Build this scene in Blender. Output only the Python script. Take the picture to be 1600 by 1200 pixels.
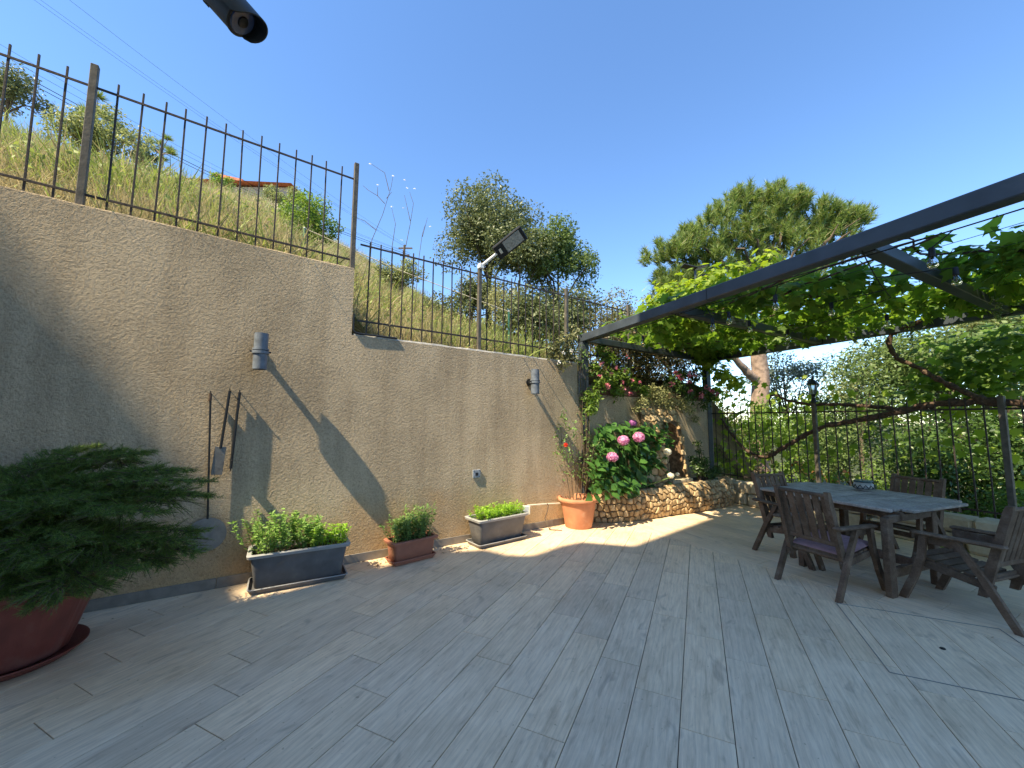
import bpy, math, random
import numpy as np
from mathutils import Vector, Matrix
R = math.radians
random.seed(7); rng = np.random.default_rng(7)
S = bpy.context.scene
for o in list(bpy.data.objects): bpy.data.objects.remove(o)
COL = S.collection

# ------------------------------------------------------------------ camera
H = 1.5; F = 620.0
def rot_cam(p, r):
    cp, sp, cr, sr = math.cos(p), math.sin(p), math.cos(r), math.sin(r)
    return np.array([[1,0,0],[0,cp,-sp],[0,sp,cp]]) @ np.array([[cr,0,sr],[0,1,0],[-sr,0,cr]])
CM = rot_cam(R(5.33), R(-0.398))
camd = bpy.data.cameras.new('camera'); cam = bpy.data.objects.new('camera', camd); COL.objects.link(cam)
camd.sensor_width = 36; camd.lens = 36*F/1600; camd.clip_start = 0.05; camd.clip_end = 3000
X, Y, Z = CM[:,0], CM[:,1], CM[:,2]
cam.matrix_world = Matrix(((X[0],Z[0],-Y[0],0),(X[1],Z[1],-Y[1],0),(X[2],Z[2],-Y[2],H),(0,0,0,1)))
S.camera = cam
S.render.resolution_x = 1024; S.render.resolution_y = 768

# ------------------------------------------------------------------ light
A0 = np.array([-3.247, 3.262, 0.0])
wd = np.array([.827, .562, 0.0]); wd /= np.linalg.norm(wd); wn = np.array([wd[1], -wd[0], 0.0])
UPV = np.array([0,0,1.0])
sund = wd*1.0 + wn*(-.16) + UPV*(-1.31); sund /= np.linalg.norm(sund)      # direction the light travels
SUN_EL = math.asin(-sund[2]); SUN_ROT = math.atan2(-sund[0], -sund[1])
world = bpy.data.worlds.new('World'); S.world = world; world.use_nodes = True
wt = world.node_tree; bg = wt.nodes['Background']
sky = wt.nodes.new('ShaderNodeTexSky'); sky.sky_type = 'NISHITA'; sky.sun_disc = False
sky.sun_elevation = SUN_EL; sky.sun_rotation = SUN_ROT
sky.air_density = 1.0; sky.dust_density = 0.0; sky.ozone_density = 3.0; sky.altitude = 1000
hsv = wt.nodes.new('ShaderNodeHueSaturation'); hsv.inputs['Saturation'].default_value = 1.1
wt.links.new(sky.outputs[0], hsv.inputs['Color']); wt.links.new(hsv.outputs['Color'], bg.inputs[0]); bg.inputs[1].default_value = 0.15
sl = bpy.data.lights.new('sun', 'SUN'); sl.energy = 5.0; sl.angle = R(0.53); sl.color = (1.0, .85, .59)
so = bpy.data.objects.new('sun', sl); COL.objects.link(so)
so.rotation_euler = Vector(sund).to_track_quat('-Z', 'Y').to_euler()
so.location = (-8, -8, 20)
S.view_settings.view_transform = 'Standard'; S.view_settings.look = 'None'
S.view_settings.gamma = 1.0; S.view_settings.use_curve_mapping = False
S.view_settings.exposure = 1.27

# ------------------------------------------------------------------ geometry helpers
def V3(*a): return np.array(a, float)
CAMP = V3(0,0,H)
def ray(x, y): return CM @ V3((x-800)/F, 1, -(y-600)/F)
def gz(x, y, z=0.0):
    r = ray(x, y); return CAMP + r*((z-H)/r[2])
def atY(x, y, d):
    r = ray(x, y); return CAMP + r*(d/r[1])
def W(u, n, z=0.0): return A0 + wd*u + wn*n + UPV*z
def uv(p): q = np.asarray(p)-A0; return float(q@wd), float(q@wn)
def pw(x, y, n=0.0):                        # pixel to a point on the wall plane (or a plane n in front of it)
    r = ray(x, y); s = ((A0+wn*n-CAMP)@wn)/(r@wn); p = CAMP+r*s; return uv(p)[0], p[2]
def nrm(v): v = np.asarray(v, float); return v/max(np.linalg.norm(v), 1e-9)

def fast_mesh(name, verts, faces, rnd=None, smooth=False):
    """faces: (k,m) int array or list of such arrays"""
    me = bpy.data.meshes.new(name)
    if not isinstance(faces, list): faces = [faces]
    verts = np.asarray(verts, np.float32)
    me.vertices.add(len(verts)); me.vertices.foreach_set('co', verts.ravel())
    loops = np.concatenate([f.ravel() for f in faces]).astype(np.int32)
    tot = np.concatenate([np.full(len(f), f.shape[1], np.int32) for f in faces])
    st = np.concatenate([[0], np.cumsum(tot)[:-1]]).astype(np.int32)
    me.loops.add(len(loops)); me.loops.foreach_set('vertex_index', loops)
    me.polygons.add(len(tot)); me.polygons.foreach_set('loop_start', st); me.polygons.foreach_set('loop_total', tot)
    if smooth: me.polygons.foreach_set('use_smooth', np.ones(len(tot), bool))
    if rnd is not None:
        a = me.attributes.new('rnd', 'FLOAT', 'POINT'); a.data.foreach_set('value', np.asarray(rnd, np.float32))
    me.update(calc_edges=True); me.validate()
    return me

class MB:
    """collects simple shapes, builds one mesh object"""
    def __init__(s): s.v = []; s.f = []
    def add(s, vs, fs):
        b = len(s.v); s.v += [tuple(map(float, v)) for v in vs]; s.f += [tuple(i+b for i in f) for f in fs]; return s
    def obox(s, c, ax, ay, az, hx, hy, hz, bev=0.0):
        c = np.asarray(c, float); ax, ay, az = nrm(ax), nrm(ay), nrm(az)
        if bev <= 0:
            vs = [c+ax*hx*i+ay*hy*j+az*hz*k for k in (-1,1) for j in (-1,1) for i in (-1,1)]
            return s.add(vs, [(0,2,3,1),(4,5,7,6),(0,1,5,4),(2,6,7,3),(0,4,6,2),(1,3,7,5)])
        b = min(bev, hx*.9, hy*.9, hz*.9); vs = []
        for k in (-1,1):
            for j in (-1,1):
                for i in (-1,1):
                    vs.append(c+ax*hx*i+ay*(hy-b)*j+az*(hz-b)*k)
                    vs.append(c+ax*(hx-b)*i+ay*hy*j+az*(hz-b)*k)
                    vs.append(c+ax*(hx-b)*i+ay*(hy-b)*j+az*hz*k)
        def q(i,j,k,t): return ((k>0)*4+(j>0)*2+(i>0))*3+t
        fs = []
        for k in (-1,1):
            f = [q(-1,-1,k,2),q(1,-1,k,2),q(1,1,k,2),q(-1,1,k,2)]; fs.append(f if k>0 else f[::-1])
        for j in (-1,1):
            f = [q(-1,j,-1,1),q(1,j,-1,1),q(1,j,1,1),q(-1,j,1,1)]; fs.append(f if j<0 else f[::-1])
        for i in (-1,1):
            f = [q(i,-1,-1,0),q(i,1,-1,0),q(i,1,1,0),q(i,-1,1,0)]; fs.append(f if i>0 else f[::-1])
        for k in (-1,1):
            for j in (-1,1):
                f = [q(-1,j,k,1),q(1,j,k,1),q(1,j,k,2),q(-1,j,k,2)]; fs.append(f if (j*k<0) else f[::-1])
            for i in (-1,1):
                f = [q(i,-1,k,0),q(i,1,k,0),q(i,1,k,2),q(i,-1,k,2)]; fs.append(f if i*k>0 else f[::-1])
        for j in (-1,1):
            for i in (-1,1):
                f = [q(i,j,-1,0),q(i,j,1,0),q(i,j,1,1),q(i,j,-1,1)]; fs.append(f if i*j<0 else f[::-1])
        for k in (-1,1):
            for j in (-1,1):
                for i in (-1,1):
                    f = [q(i,j,k,0),q(i,j,k,1),q(i,j,k,2)]; fs.append(f if i*j*k>0 else f[::-1])
        return s.add(vs, fs)
    def box(s, lo, hi, bev=0.0):
        lo, hi = np.array(lo, float), np.array(hi, float); h = (hi-lo)/2
        return s.obox((lo+hi)/2, (1,0,0), (0,1,0), (0,0,1), h[0], h[1], h[2], bev)
    def beam(s, a, b, w, h, bev=0.004, up=(0,0,1)):
        a, b = np.asarray(a, float), np.asarray(b, float); d = b-a; L = np.linalg.norm(d); d /= L
        sx = np.cross(d, up); sx = nrm(sx) if np.linalg.norm(sx) > 1e-4 else V3(1,0,0); uz = np.cross(sx, d)
        return s.obox((a+b)/2, d, sx, uz, L/2, w/2, h/2, bev)
    def tube(s, pts, r, seg=8, cap=True):
        pts = np.asarray(pts, float); n = len(pts); r = np.full(n, r) if np.isscalar(r) else np.asarray(r)
        t = np.gradient(pts, axis=0); t /= np.linalg.norm(t, axis=1)[:,None]+1e-12
        ref = V3(0,0,1) if abs(t[0][2]) < .9 else V3(1,0,0)
        x = nrm(np.cross(ref, t[0])); vs = []
        for i in range(n):
            x = nrm(x - t[i]*(x@t[i])); y = np.cross(t[i], x)
            for k in range(seg):
                a = 2*math.pi*k/seg; vs.append(pts[i]+r[i]*(math.cos(a)*x+math.sin(a)*y))
        fs = [(i*seg+k, i*seg+(k+1)%seg, (i+1)*seg+(k+1)%seg, (i+1)*seg+k) for i in range(n-1) for k in range(seg)]
        if cap: fs += [tuple(range(seg))[::-1], tuple((n-1)*seg+k for k in range(seg))]
        return s.add(vs, fs)
    def lathe(s, prof, c=(0,0,0), seg=40, ax=(0,0,1)):
        az = nrm(ax); ref = V3(1,0,0) if abs(az[0]) < .9 else V3(0,1,0)
        axx = nrm(np.cross(ref, az)); ay = np.cross(az, axx); c = np.asarray(c, float); vs = []
        for (r, z) in prof:
            for k in range(seg):
                a = 2*math.pi*k/seg; vs.append(c+az*z+r*(math.cos(a)*axx+math.sin(a)*ay))
        fs = [(i*seg+k, i*seg+(k+1)%seg, (i+1)*seg+(k+1)%seg, (i+1)*seg+k) for i in range(len(prof)-1) for k in range(seg)]
        if prof[0][0] > 1e-5: fs.append(tuple(range(seg))[::-1])
        if prof[-1][0] > 1e-5: fs.append(tuple((len(prof)-1)*seg+k for k in range(seg)))
        return s.add(vs, fs)
    def build(s, name, mat, root=None, parent=None, smooth=False):
        v = np.array(s.v)
        if root is not None: v = v - np.array(root['_o'])
        me = bpy.data.meshes.new(name); me.from_pydata([tuple(p) for p in v], [], s.f); me.update()
        if smooth:
            me.polygons.foreach_set('use_smooth', np.ones(len(me.polygons), bool))
            try: me.set_sharp_from_angle(angle=R(40))
            except Exception: pass
        return link(name, me, mat, parent or root)

def link(name, me, mat, parent=None):
    if mat is not None and len(me.materials) == 0: me.materials.append(mat)
    o = bpy.data.objects.new(name, me); COL.objects.link(o)
    if parent is not None: o.parent = parent
    return o
def tag(o, label, cat, group=None):
    o['label'] = label; o['category'] = cat
    if group: o['group'] = group
    return o
def thing(name, label, cat, loc=(0,0,0), rz=0.0, group=None):
    """Empty at a thing's base. Parts given in world space subtract _o (only for unrotated things)."""
    o = bpy.data.objects.new(name, None); COL.objects.link(o); o.empty_display_size = .1
    o.location = [float(c) for c in loc]; o.rotation_euler = (0,0,rz); o['_o'] = [float(c) for c in loc] if rz == 0 else [0.,0.,0.]
    return tag(o, label, cat, group)
def struct(o): o['kind'] = 'structure'; return o
def stuff(o): o['kind'] = 'stuff'; return o
def wpart(name, me_verts, faces, mat, root, rnd=None, smooth=False):
    v = np.asarray(me_verts) - np.array(root['_o'])
    return link(name, fast_mesh(name, v, faces, rnd, smooth), mat, root)

def clip(poly, a, b):
    """keep the part of a 2D polygon where a.p <= b"""
    out = []; n = len(poly)
    for i in range(n):
        p, q = poly[i], poly[(i+1)%n]; dp, dq = p[0]*a[0]+p[1]*a[1]-b, q[0]*a[0]+q[1]*a[1]-b
        if dp <= 0: out.append(p)
        if dp*dq < 0:
            t = dp/(dp-dq); out.append((p[0]+t*(q[0]-p[0]), p[1]+t*(q[1]-p[1])))
    return out
def voronoi(pts, box):
    cells = []; P = np.array(pts)
    for i, p in enumerate(P):
        poly = [(box[0],box[2]),(box[1],box[2]),(box[1],box[3]),(box[0],box[3])]
        d = np.hypot(*(P-p).T); idx = np.argsort(d)[1:18]
        for j in idx:
            q = P[j]; a = q-p; b = (q@q-p@p)/2
            poly = clip(poly, a, b)
            if len(poly) < 3: break
        cells.append(poly)
    return cells
def area(p): return .5*sum(p[i][0]*p[(i+1)%len(p)][1]-p[(i+1)%len(p)][0]*p[i][1] for i in range(len(p)))
def shrink(poly, g):
    c = np.mean(poly, axis=0); 
    if area(poly) < 0: poly = poly[::-1]
    out = list(poly)
    for i in range(len(poly)):
        p, q = np.array(poly[i]), np.array(poly[(i+1)%len(poly)]); e = q-p; L = np.hypot(*e)
        if L < 1e-6: continue
        a = V3(e[1], -e[0])[:2]/L
        out = clip(out, a, a@p-g)
        if len(out) < 3: return []
    return out
def dedupe(poly, eps=.004):
    out = []
    for p in poly:
        if not out or math.hypot(p[0]-out[-1][0], p[1]-out[-1][1]) > eps: out.append(p)
    if len(out) > 2 and math.hypot(out[0][0]-out[-1][0], out[0][1]-out[-1][1]) < eps: out.pop()
    return out

# ------------------------------------------------------------------ materials
def newmat(name):
    m = bpy.data.materials.new(name); m.use_nodes = True; nt = m.node_tree
    return m, nt, nt.nodes['Principled BSDF'], nt.nodes.new, nt.links.new
def ramp(nt, stops):
    n = nt.nodes.new('ShaderNodeValToRGB'); e = n.color_ramp.elements
    while len(e) < len(stops): e.new(.5)
    for i, (p, c) in enumerate(stops): e[i].position = p; e[i].color = (*c, 1) if len(c) == 3 else c
    return n
def simple(name, col, rough=.6, metal=0.0, var=.12, scale=14.0, bump=.15, bscale=60.0, spec=.4, wear=None):
    m, nt, b, N, L = newmat(name)
    tc = N('ShaderNodeTexCoord'); ns = N('ShaderNodeTexNoise'); ns.inputs['Scale'].default_value = scale; ns.inputs['Detail'].default_value = 6
    L(tc.outputs['Object'], ns.inputs['Vector'])
    lo = tuple(c*(1-var*1.6) for c in col); hi = tuple(min(1, c*(1+var*1.6)) for c in col)
    rp = ramp(nt, [(.3, lo), (.7, hi)] if wear is None else [(.3, lo), (.6, hi), (.72, wear)])
    L(ns.outputs['Fac'], rp.inputs['Fac']); L(rp.outputs['Color'], b.inputs['Base Color'])
    b.inputs['Roughness'].default_value = rough; b.inputs['Metallic'].default_value = metal; b.inputs['Specular IOR Level'].default_value = spec
    if bump:
        n2 = N('ShaderNodeTexNoise'); n2.inputs['Scale'].default_value = bscale; n2.inputs['Detail'].default_value = 5
        L(tc.outputs['Object'], n2.inputs['Vector'])
        bp = N('ShaderNodeBump'); bp.inputs['Strength'].default_value = bump; bp.inputs['Distance'].default_value = .01
        L(n2.outputs['Fac'], bp.inputs['Height']); L(bp.outputs['Normal'], b.inputs['Normal'])
    return m
def leafmat(name, ca, cb, trans=.35, rough=.5, dry=None):
    ca, cb = tuple(min(.9, c*1.32) for c in ca), tuple(min(.9, c*1.32) for c in cb)
    m, nt, b, N, L = newmat(name)
    at = N('ShaderNodeAttribute'); at.attribute_name = 'rnd'; oi = N('ShaderNodeObjectInfo')
    ad = N('ShaderNodeMath'); ad.operation = 'ADD'; fr = N('ShaderNodeMath'); fr.operation = 'FRACT'
    L(at.outputs['Fac'], ad.inputs[0]); L(oi.outputs['Random'], ad.inputs[1]); L(ad.outputs[0], fr.inputs[0])
    st = [(0, ca), (.85, cb)]
    if dry: st = [(0, ca), (.8, cb), (.9, dry), (1, dry)]
    rp = ramp(nt, st); L(fr.outputs[0], rp.inputs['Fac'])
    L(rp.outputs['Color'], b.inputs['Base Color']); b.inputs['Roughness'].default_value = rough; b.inputs['Specular IOR Level'].default_value = .35
    tr = N('ShaderNodeBsdfTranslucent'); hs = N('ShaderNodeHueSaturation'); hs.inputs['Hue'].default_value = .485
    hs.inputs['Value'].default_value = 1.5; hs.inputs['Saturation'].default_value = 1.1
    L(rp.outputs['Color'], hs.inputs['Color']); L(hs.outputs['Color'], tr.inputs['Color'])
    mx = N('ShaderNodeMixShader'); mx.inputs[0].default_value = trans
    L(b.outputs[0], mx.inputs[1]); L(tr.outputs[0], mx.inputs[2]); L(mx.outputs[0], nt.nodes['Material Output'].inputs['Surface'])
    return m

def stucco(name, base):
    m, nt, b, N, L = newmat(name)
    tc = N('ShaderNodeTexCoord'); geo = N('ShaderNodeNewGeometry')
    big = N('ShaderNodeTexNoise'); big.inputs['Scale'].default_value = .9; big.inputs['Detail'].default_value = 8; big.inputs['Roughness'].default_value = .62
    L(geo.outputs['Position'], big.inputs['Vector'])
    r1 = ramp(nt, [(.3, tuple(c*.74 for c in base)), (.52, base), (.72, tuple(min(1, c*1.12) for c in base))]); L(big.outputs['Fac'], r1.inputs['Fac'])
    # weather streaks running down from the coping (stretched noise)
    mp = N('ShaderNodeMapping'); mp.inputs['Scale'].default_value = (2.2, 2.2, .28); L(geo.outputs['Position'], mp.inputs['Vector'])
    st = N('ShaderNodeTexNoise'); st.inputs['Scale'].default_value = 2.0; st.inputs['Detail'].default_value = 7; L(mp.outputs[0], st.inputs['Vector'])
    r2 = ramp(nt, [(.42, (.62,.6,.58)), (.6, (1,1,1))]); L(st.outputs['Fac'], r2.inputs['Fac'])
    mu = N('ShaderNodeMixRGB'); mu.blend_type = 'MULTIPLY'; mu.inputs[0].default_value = .4
    L(r1.outputs[0], mu.inputs[1]); L(r2.outputs[0], mu.inputs[2])
    # ochre splash stain near the floor, ragged, with warm bounce light painted in
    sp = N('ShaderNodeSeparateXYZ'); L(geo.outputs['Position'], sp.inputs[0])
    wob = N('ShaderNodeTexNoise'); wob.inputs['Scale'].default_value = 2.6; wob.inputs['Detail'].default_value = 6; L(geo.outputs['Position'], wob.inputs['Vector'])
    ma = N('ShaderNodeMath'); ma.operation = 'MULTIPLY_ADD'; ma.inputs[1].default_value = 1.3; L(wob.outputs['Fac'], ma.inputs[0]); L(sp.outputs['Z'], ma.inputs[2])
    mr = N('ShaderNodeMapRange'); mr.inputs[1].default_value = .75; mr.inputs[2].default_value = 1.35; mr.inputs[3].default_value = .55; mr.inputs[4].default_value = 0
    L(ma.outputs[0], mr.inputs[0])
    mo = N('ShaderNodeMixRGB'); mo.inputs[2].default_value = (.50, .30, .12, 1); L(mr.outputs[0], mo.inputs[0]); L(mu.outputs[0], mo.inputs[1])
    pit = N('ShaderNodeTexNoise'); pit.inputs['Scale'].default_value = 55; pit.inputs['Detail'].default_value = 5; pit.inputs['Roughness'].default_value = .7; L(geo.outputs['Position'], pit.inputs['Vector'])
    rpit = ramp(nt, [(.34, (.55,.53,.5)), (.5, (1,1,1)), (.68, (1.16,1.15,1.13))]); L(pit.outputs['Fac'], rpit.inputs['Fac'])
    mpit = N('ShaderNodeMixRGB'); mpit.blend_type = 'MULTIPLY'; mpit.inputs[0].default_value = .6; L(mo.outputs[0], mpit.inputs[1]); L(rpit.outputs[0], mpit.inputs[2]); mo = mpit
    L(mo.outputs[0], b.inputs['Base Color']); b.inputs['Roughness'].default_value = .93; b.inputs['Specular IOR Level'].default_value = .15
    # worm-like trowelled render: warped noise ridges
    n1 = N('ShaderNodeTexNoise'); n1.inputs['Scale'].default_value = 42; n1.inputs['Detail'].default_value = 3; n1.inputs['Distortion'].default_value = .8; L(geo.outputs['Position'], n1.inputs['Vector'])
    n2 = N('ShaderNodeTexNoise'); n2.inputs['Scale'].default_value = 130; n2.inputs['Detail'].default_value = 4; L(geo.outputs['Position'], n2.inputs['Vector'])
    ab = N('ShaderNodeMath'); ab.operation = 'SUBTRACT'; ab.inputs[1].default_value = .5; L(n1.outputs['Fac'], ab.inputs[0])
    a2 = N('ShaderNodeMath'); a2.operation = 'ABSOLUTE'; L(ab.outputs[0], a2.inputs[0])
    m2 = N('ShaderNodeMath'); m2.operation = 'MULTIPLY_ADD'; m2.inputs[1].default_value = .22; L(n2.outputs['Fac'], m2.inputs[0]); L(a2.outputs[0], m2.inputs[2])
    bp = N('ShaderNodeBump'); bp.inputs['Strength'].default_value = 1.0; bp.inputs['Distance'].default_value = .019
    m2.inputs[1].default_value = .5
    n1.inputs['Detail'].default_value = 6; n1.inputs['Roughness'].default_value = .6; n1.inputs['Distortion'].default_value = .35
    L(n1.outputs['Fac'], m2.inputs[2]); L(m2.outputs[0], bp.inputs['Height']); L(bp.outputs[0], b.inputs['Normal'])
    return m

def plankmat():
    """wood-look porcelain: grain along local X, tone per tile"""
    m, nt, b, N, L = newmat('plank_tile')
    tc = N('ShaderNodeTexCoord'); oi = N('ShaderNodeObjectInfo')
    cm = N('ShaderNodeCombineXYZ'); mm = N('ShaderNodeMath'); mm.operation = 'MULTIPLY'; mm.inputs[1].default_value = 40
    L(oi.outputs['Random'], mm.inputs[0]); L(mm.outputs[0], cm.inputs['X']); L(mm.outputs[0], cm.inputs['Y'])
    av = N('ShaderNodeVectorMath'); av.operation = 'ADD'; L(tc.outputs['Object'], av.inputs[0]); L(cm.outputs[0], av.inputs[1])
    mp = N('ShaderNodeMapping'); mp.inputs['Scale'].default_value = (1.0, 7.0, 1.0); L(av.outputs[0], mp.inputs['Vector'])
    g = N('ShaderNodeTexNoise'); g.inputs['Scale'].default_value = 4.0; g.inputs['Detail'].default_value = 9; g.inputs['Roughness'].default_value = .62; g.inputs['Distortion'].default_value = .7
    L(mp.outputs[0], g.inputs['Vector'])
    mp2 = N('ShaderNodeMapping'); mp2.inputs['Scale'].default_value = (2.0, 34.0, 1.0); L(av.outputs[0], mp2.inputs['Vector'])
    f = N('ShaderNodeTexNoise'); f.inputs['Scale'].default_value = 5; f.inputs['Detail'].default_value = 5; L(mp2.outputs[0], f.inputs['Vector'])
    # cathedral figure: rings distorted
    mp3 = N('ShaderNodeMapping'); mp3.inputs['Scale'].default_value = (.55, 4.2, 1.0); L(av.outputs[0], mp3.inputs['Vector'])
    wv = N('ShaderNodeTexWave'); wv.wave_type = 'RINGS'; wv.inputs['Scale'].default_value = 2.6; wv.inputs['Distortion'].default_value = 5.5; wv.inputs['Detail'].default_value = 3; wv.inputs['Detail Scale'].default_value = 1.6
    L(mp3.outputs[0], wv.inputs['Vector'])
    r1 = ramp(nt, [(.22, (.50,.37,.245)), (.40, (.74,.565,.38)), (.6, (.85,.665,.455)), (.8, (.89,.71,.50))]); L(g.outputs['Fac'], r1.inputs['Fac'])
    r2 = ramp(nt, [(.3, (.80,.80,.80)), (.6, (1.04,1.04,1.04))]); L(f.outputs['Fac'], r2.inputs['Fac'])
    m1 = N('ShaderNodeMixRGB'); m1.blend_type = 'MULTIPLY'; m1.inputs[0].default_value = .5; L(r1.outputs[0], m1.inputs[1]); L(r2.outputs[0], m1.inputs[2])
    r4 = ramp(nt, [(.0, (.86,.86,.87)), (.5, (1.05,1.05,1.04))]); L(wv.outputs['Fac'], r4.inputs['Fac'])
    m4 = N('ShaderNodeMixRGB'); m4.blend_type = 'MULTIPLY'; m4.inputs[0].default_value = .45; L(m1.outputs[0], m4.inputs[1]); L(r4.outputs[0], m4.inputs[2])
    # dark knots / smoky blotches
    mp5 = N('ShaderNodeMapping'); mp5.inputs['Scale'].default_value = (1.5, 4.0, 1.0); L(av.outputs[0], mp5.inputs['Vector'])
    kn = N('ShaderNodeTexNoise'); kn.inputs['Scale'].default_value = 2.4; kn.inputs['Detail'].default_value = 3; kn.inputs['Distortion'].default_value = 1.2; L(mp5.outputs[0], kn.inputs['Vector'])
    r5 = ramp(nt, [(.6, (1,1,1)), (.74, (.68,.68,.70))]); L(kn.outputs['Fac'], r5.inputs['Fac'])
    m5 = N('ShaderNodeMixRGB'); m5.blend_type = 'MULTIPLY'; m5.inputs[0].default_value = .9; L(m4.outputs[0], m5.inputs[1]); L(r5.outputs[0], m5.inputs[2])
    # tone of the single tile: cooler / warmer, darker / lighter
    r3 = ramp(nt, [(0, (.88,.88,.89)), (.35, (1.0,1.0,1.0)), (.7, (1.05,1.02,.98)), (1, (.93,.92,.90))]); L(oi.outputs['Random'], r3.inputs['Fac'])
    m3 = N('ShaderNodeMixRGB'); m3.blend_type = 'MULTIPLY'; m3.inputs[0].default_value = 1; L(m5.outputs[0], m3.inputs[1]); L(r3.outputs[0], m3.inputs[2])
    geo = N('ShaderNodeNewGeometry'); dn = N('ShaderNodeTexNoise'); dn.inputs['Scale'].default_value = 1.1; dn.inputs['Detail'].default_value = 7; dn.inputs['Roughness'].default_value = .65; L(geo.outputs['Position'], dn.inputs['Vector'])
    rd = ramp(nt, [(.36, (.87,.86,.84)), (.52, (1,1,1)), (.7, (1.05,1.05,1.05))]); L(dn.outputs['Fac'], rd.inputs['Fac'])
    sp2 = N('ShaderNodeTexNoise'); sp2.inputs['Scale'].default_value = 38; sp2.inputs['Detail'].default_value = 2; L(geo.outputs['Position'], sp2.inputs['Vector'])
    rs = ramp(nt, [(.25, (.6,.58,.55)), (.30, (1,1,1))]); L(sp2.outputs['Fac'], rs.inputs['Fac'])
    md = N('ShaderNodeMixRGB'); md.blend_type = 'MULTIPLY'; md.inputs[0].default_value = 1; L(m3.outputs[0], md.inputs[1]); L(rd.outputs[0], md.inputs[2])
    ms_ = N('ShaderNodeMixRGB'); ms_.blend_type = 'MULTIPLY'; ms_.inputs[0].default_value = .8; L(md.outputs[0], ms_.inputs[1]); L(rs.outputs[0], ms_.inputs[2])
    L(ms_.outputs[0], b.inputs['Base Color']); b.inputs['Specular IOR Level'].default_value = .4
    rr = ramp(nt, [(.3, (.46,)*3), (.7, (.62,)*3)]); L(g.outputs['Fac'], rr.inputs['Fac']); L(rr.outputs[0], b.inputs['Roughness'])
    bp = N('ShaderNodeBump'); bp.inputs['Strength'].default_value = .18; bp.inputs['Distance'].default_value = .004; L(f.outputs['Fac'], bp.inputs['Height']); L(bp.outputs[0], b.inputs['Normal'])
    return m
def woodmat(name, base, grey):
    m, nt, b, N, L = newmat(name)
    tc = N('ShaderNodeTexCoord'); oi = N('ShaderNodeObjectInfo'); geo = N('ShaderNodeNewGeometry')
    ns = N('ShaderNodeTexNoise'); ns.inputs['Scale'].default_value = 9; ns.inputs['Detail'].default_value = 8; ns.inputs['Roughness'].default_value = .7; L(geo.outputs['Position'], ns.inputs['Vector'])
    rp = ramp(nt, [(.3, tuple(c*.6 for c in base)), (.5, base), (.7, grey)]); L(ns.outputs['Fac'], rp.inputs['Fac'])
    f = N('ShaderNodeTexNoise'); f.inputs['Scale'].default_value = 90; f.inputs['Detail'].default_value = 4; L(geo.outputs['Position'], f.inputs['Vector'])
    r2 = ramp(nt, [(.3, (.75,.75,.75)), (.7, (1.12,1.12,1.12))]); L(f.outputs['Fac'], r2.inputs['Fac'])
    mu = N('ShaderNodeMixRGB'); mu.blend_type = 'MULTIPLY'; mu.inputs[0].default_value = 1; L(rp.outputs[0], mu.inputs[1]); L(r2.outputs[0], mu.inputs[2])
    r3 = ramp(nt, [(0, (.85,.85,.85)), (1, (1.15,1.12,1.1))]); L(oi.outputs['Random'], r3.inputs['Fac'])
    m3 = N('ShaderNodeMixRGB'); m3.blend_type = 'MULTIPLY'; m3.inputs[0].default_value = 1; L(mu.outputs[0], m3.inputs[1]); L(r3.outputs[0], m3.inputs[2])
    L(m3.outputs[0], b.inputs['Base Color']); b.inputs['Roughness'].default_value = .75; b.inputs['Specular IOR Level'].default_value = .25
    bp = N('ShaderNodeBump'); bp.inputs['Strength'].default_value = .25; bp.inputs['Distance'].default_value = .004; L(f.outputs['Fac'], bp.inputs['Height']); L(bp.outputs[0], b.inputs['Normal'])
    return m
def stonemat(name, ca, cb, cc):
    m, nt, b, N, L = newmat(name)
    oi = N('ShaderNodeObjectInfo'); geo = N('ShaderNodeNewGeometry')
    ns = N('ShaderNodeTexNoise'); ns.inputs['Scale'].default_value = 22; ns.inputs['Detail'].default_value = 8; ns.inputs['Roughness'].default_value = .7; L(geo.outputs['Position'], ns.inputs['Vector'])
    ad = N('ShaderNodeMath'); ad.operation = 'MULTIPLY_ADD'; ad.inputs[1].default_value = .45; L(oi.outputs['Random'], ad.inputs[0])
    hf = N('ShaderNodeMath'); hf.operation = 'MULTIPLY_ADD'; hf.inputs[1].default_value = .9; hf.inputs[2].default_value = -.18; L(ns.outputs['Fac'], hf.inputs[0]); L(hf.outputs[0], ad.inputs[2])
    rp = ramp(nt, [(.1, ca), (.5, cb), (.85, cc)]); L(ad.outputs[0], rp.inputs['Fac']); L(rp.outputs[0], b.inputs['Base Color'])
    b.inputs['Roughness'].default_value = .9; b.inputs['Specular IOR Level'].default_value = .2
    bp = N('ShaderNodeBump'); bp.inputs['Strength'].default_value = .6; bp.inputs['Distance'].default_value = .012; L(ns.outputs['Fac'], bp.inputs['Height']); L(bp.outputs[0], b.inputs['Normal'])
    return m
def groundmat(name, stops, scale=.6):
    m, nt, b, N, L = newmat(name)
    geo = N('ShaderNodeNewGeometry'); ns = N('ShaderNodeTexNoise'); ns.inputs['Scale'].default_value = scale; ns.inputs['Detail'].default_value = 12; ns.inputs['Roughness'].default_value = .72
    L(geo.outputs['Position'], ns.inputs['Vector']); rp = ramp(nt, stops); L(ns.outputs['Fac'], rp.inputs['Fac']); L(rp.outputs[0], b.inputs['Base Color'])
    b.inputs['Roughness'].default_value = 1; b.inputs['Specular IOR Level'].default_value = .1
    return m

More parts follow.
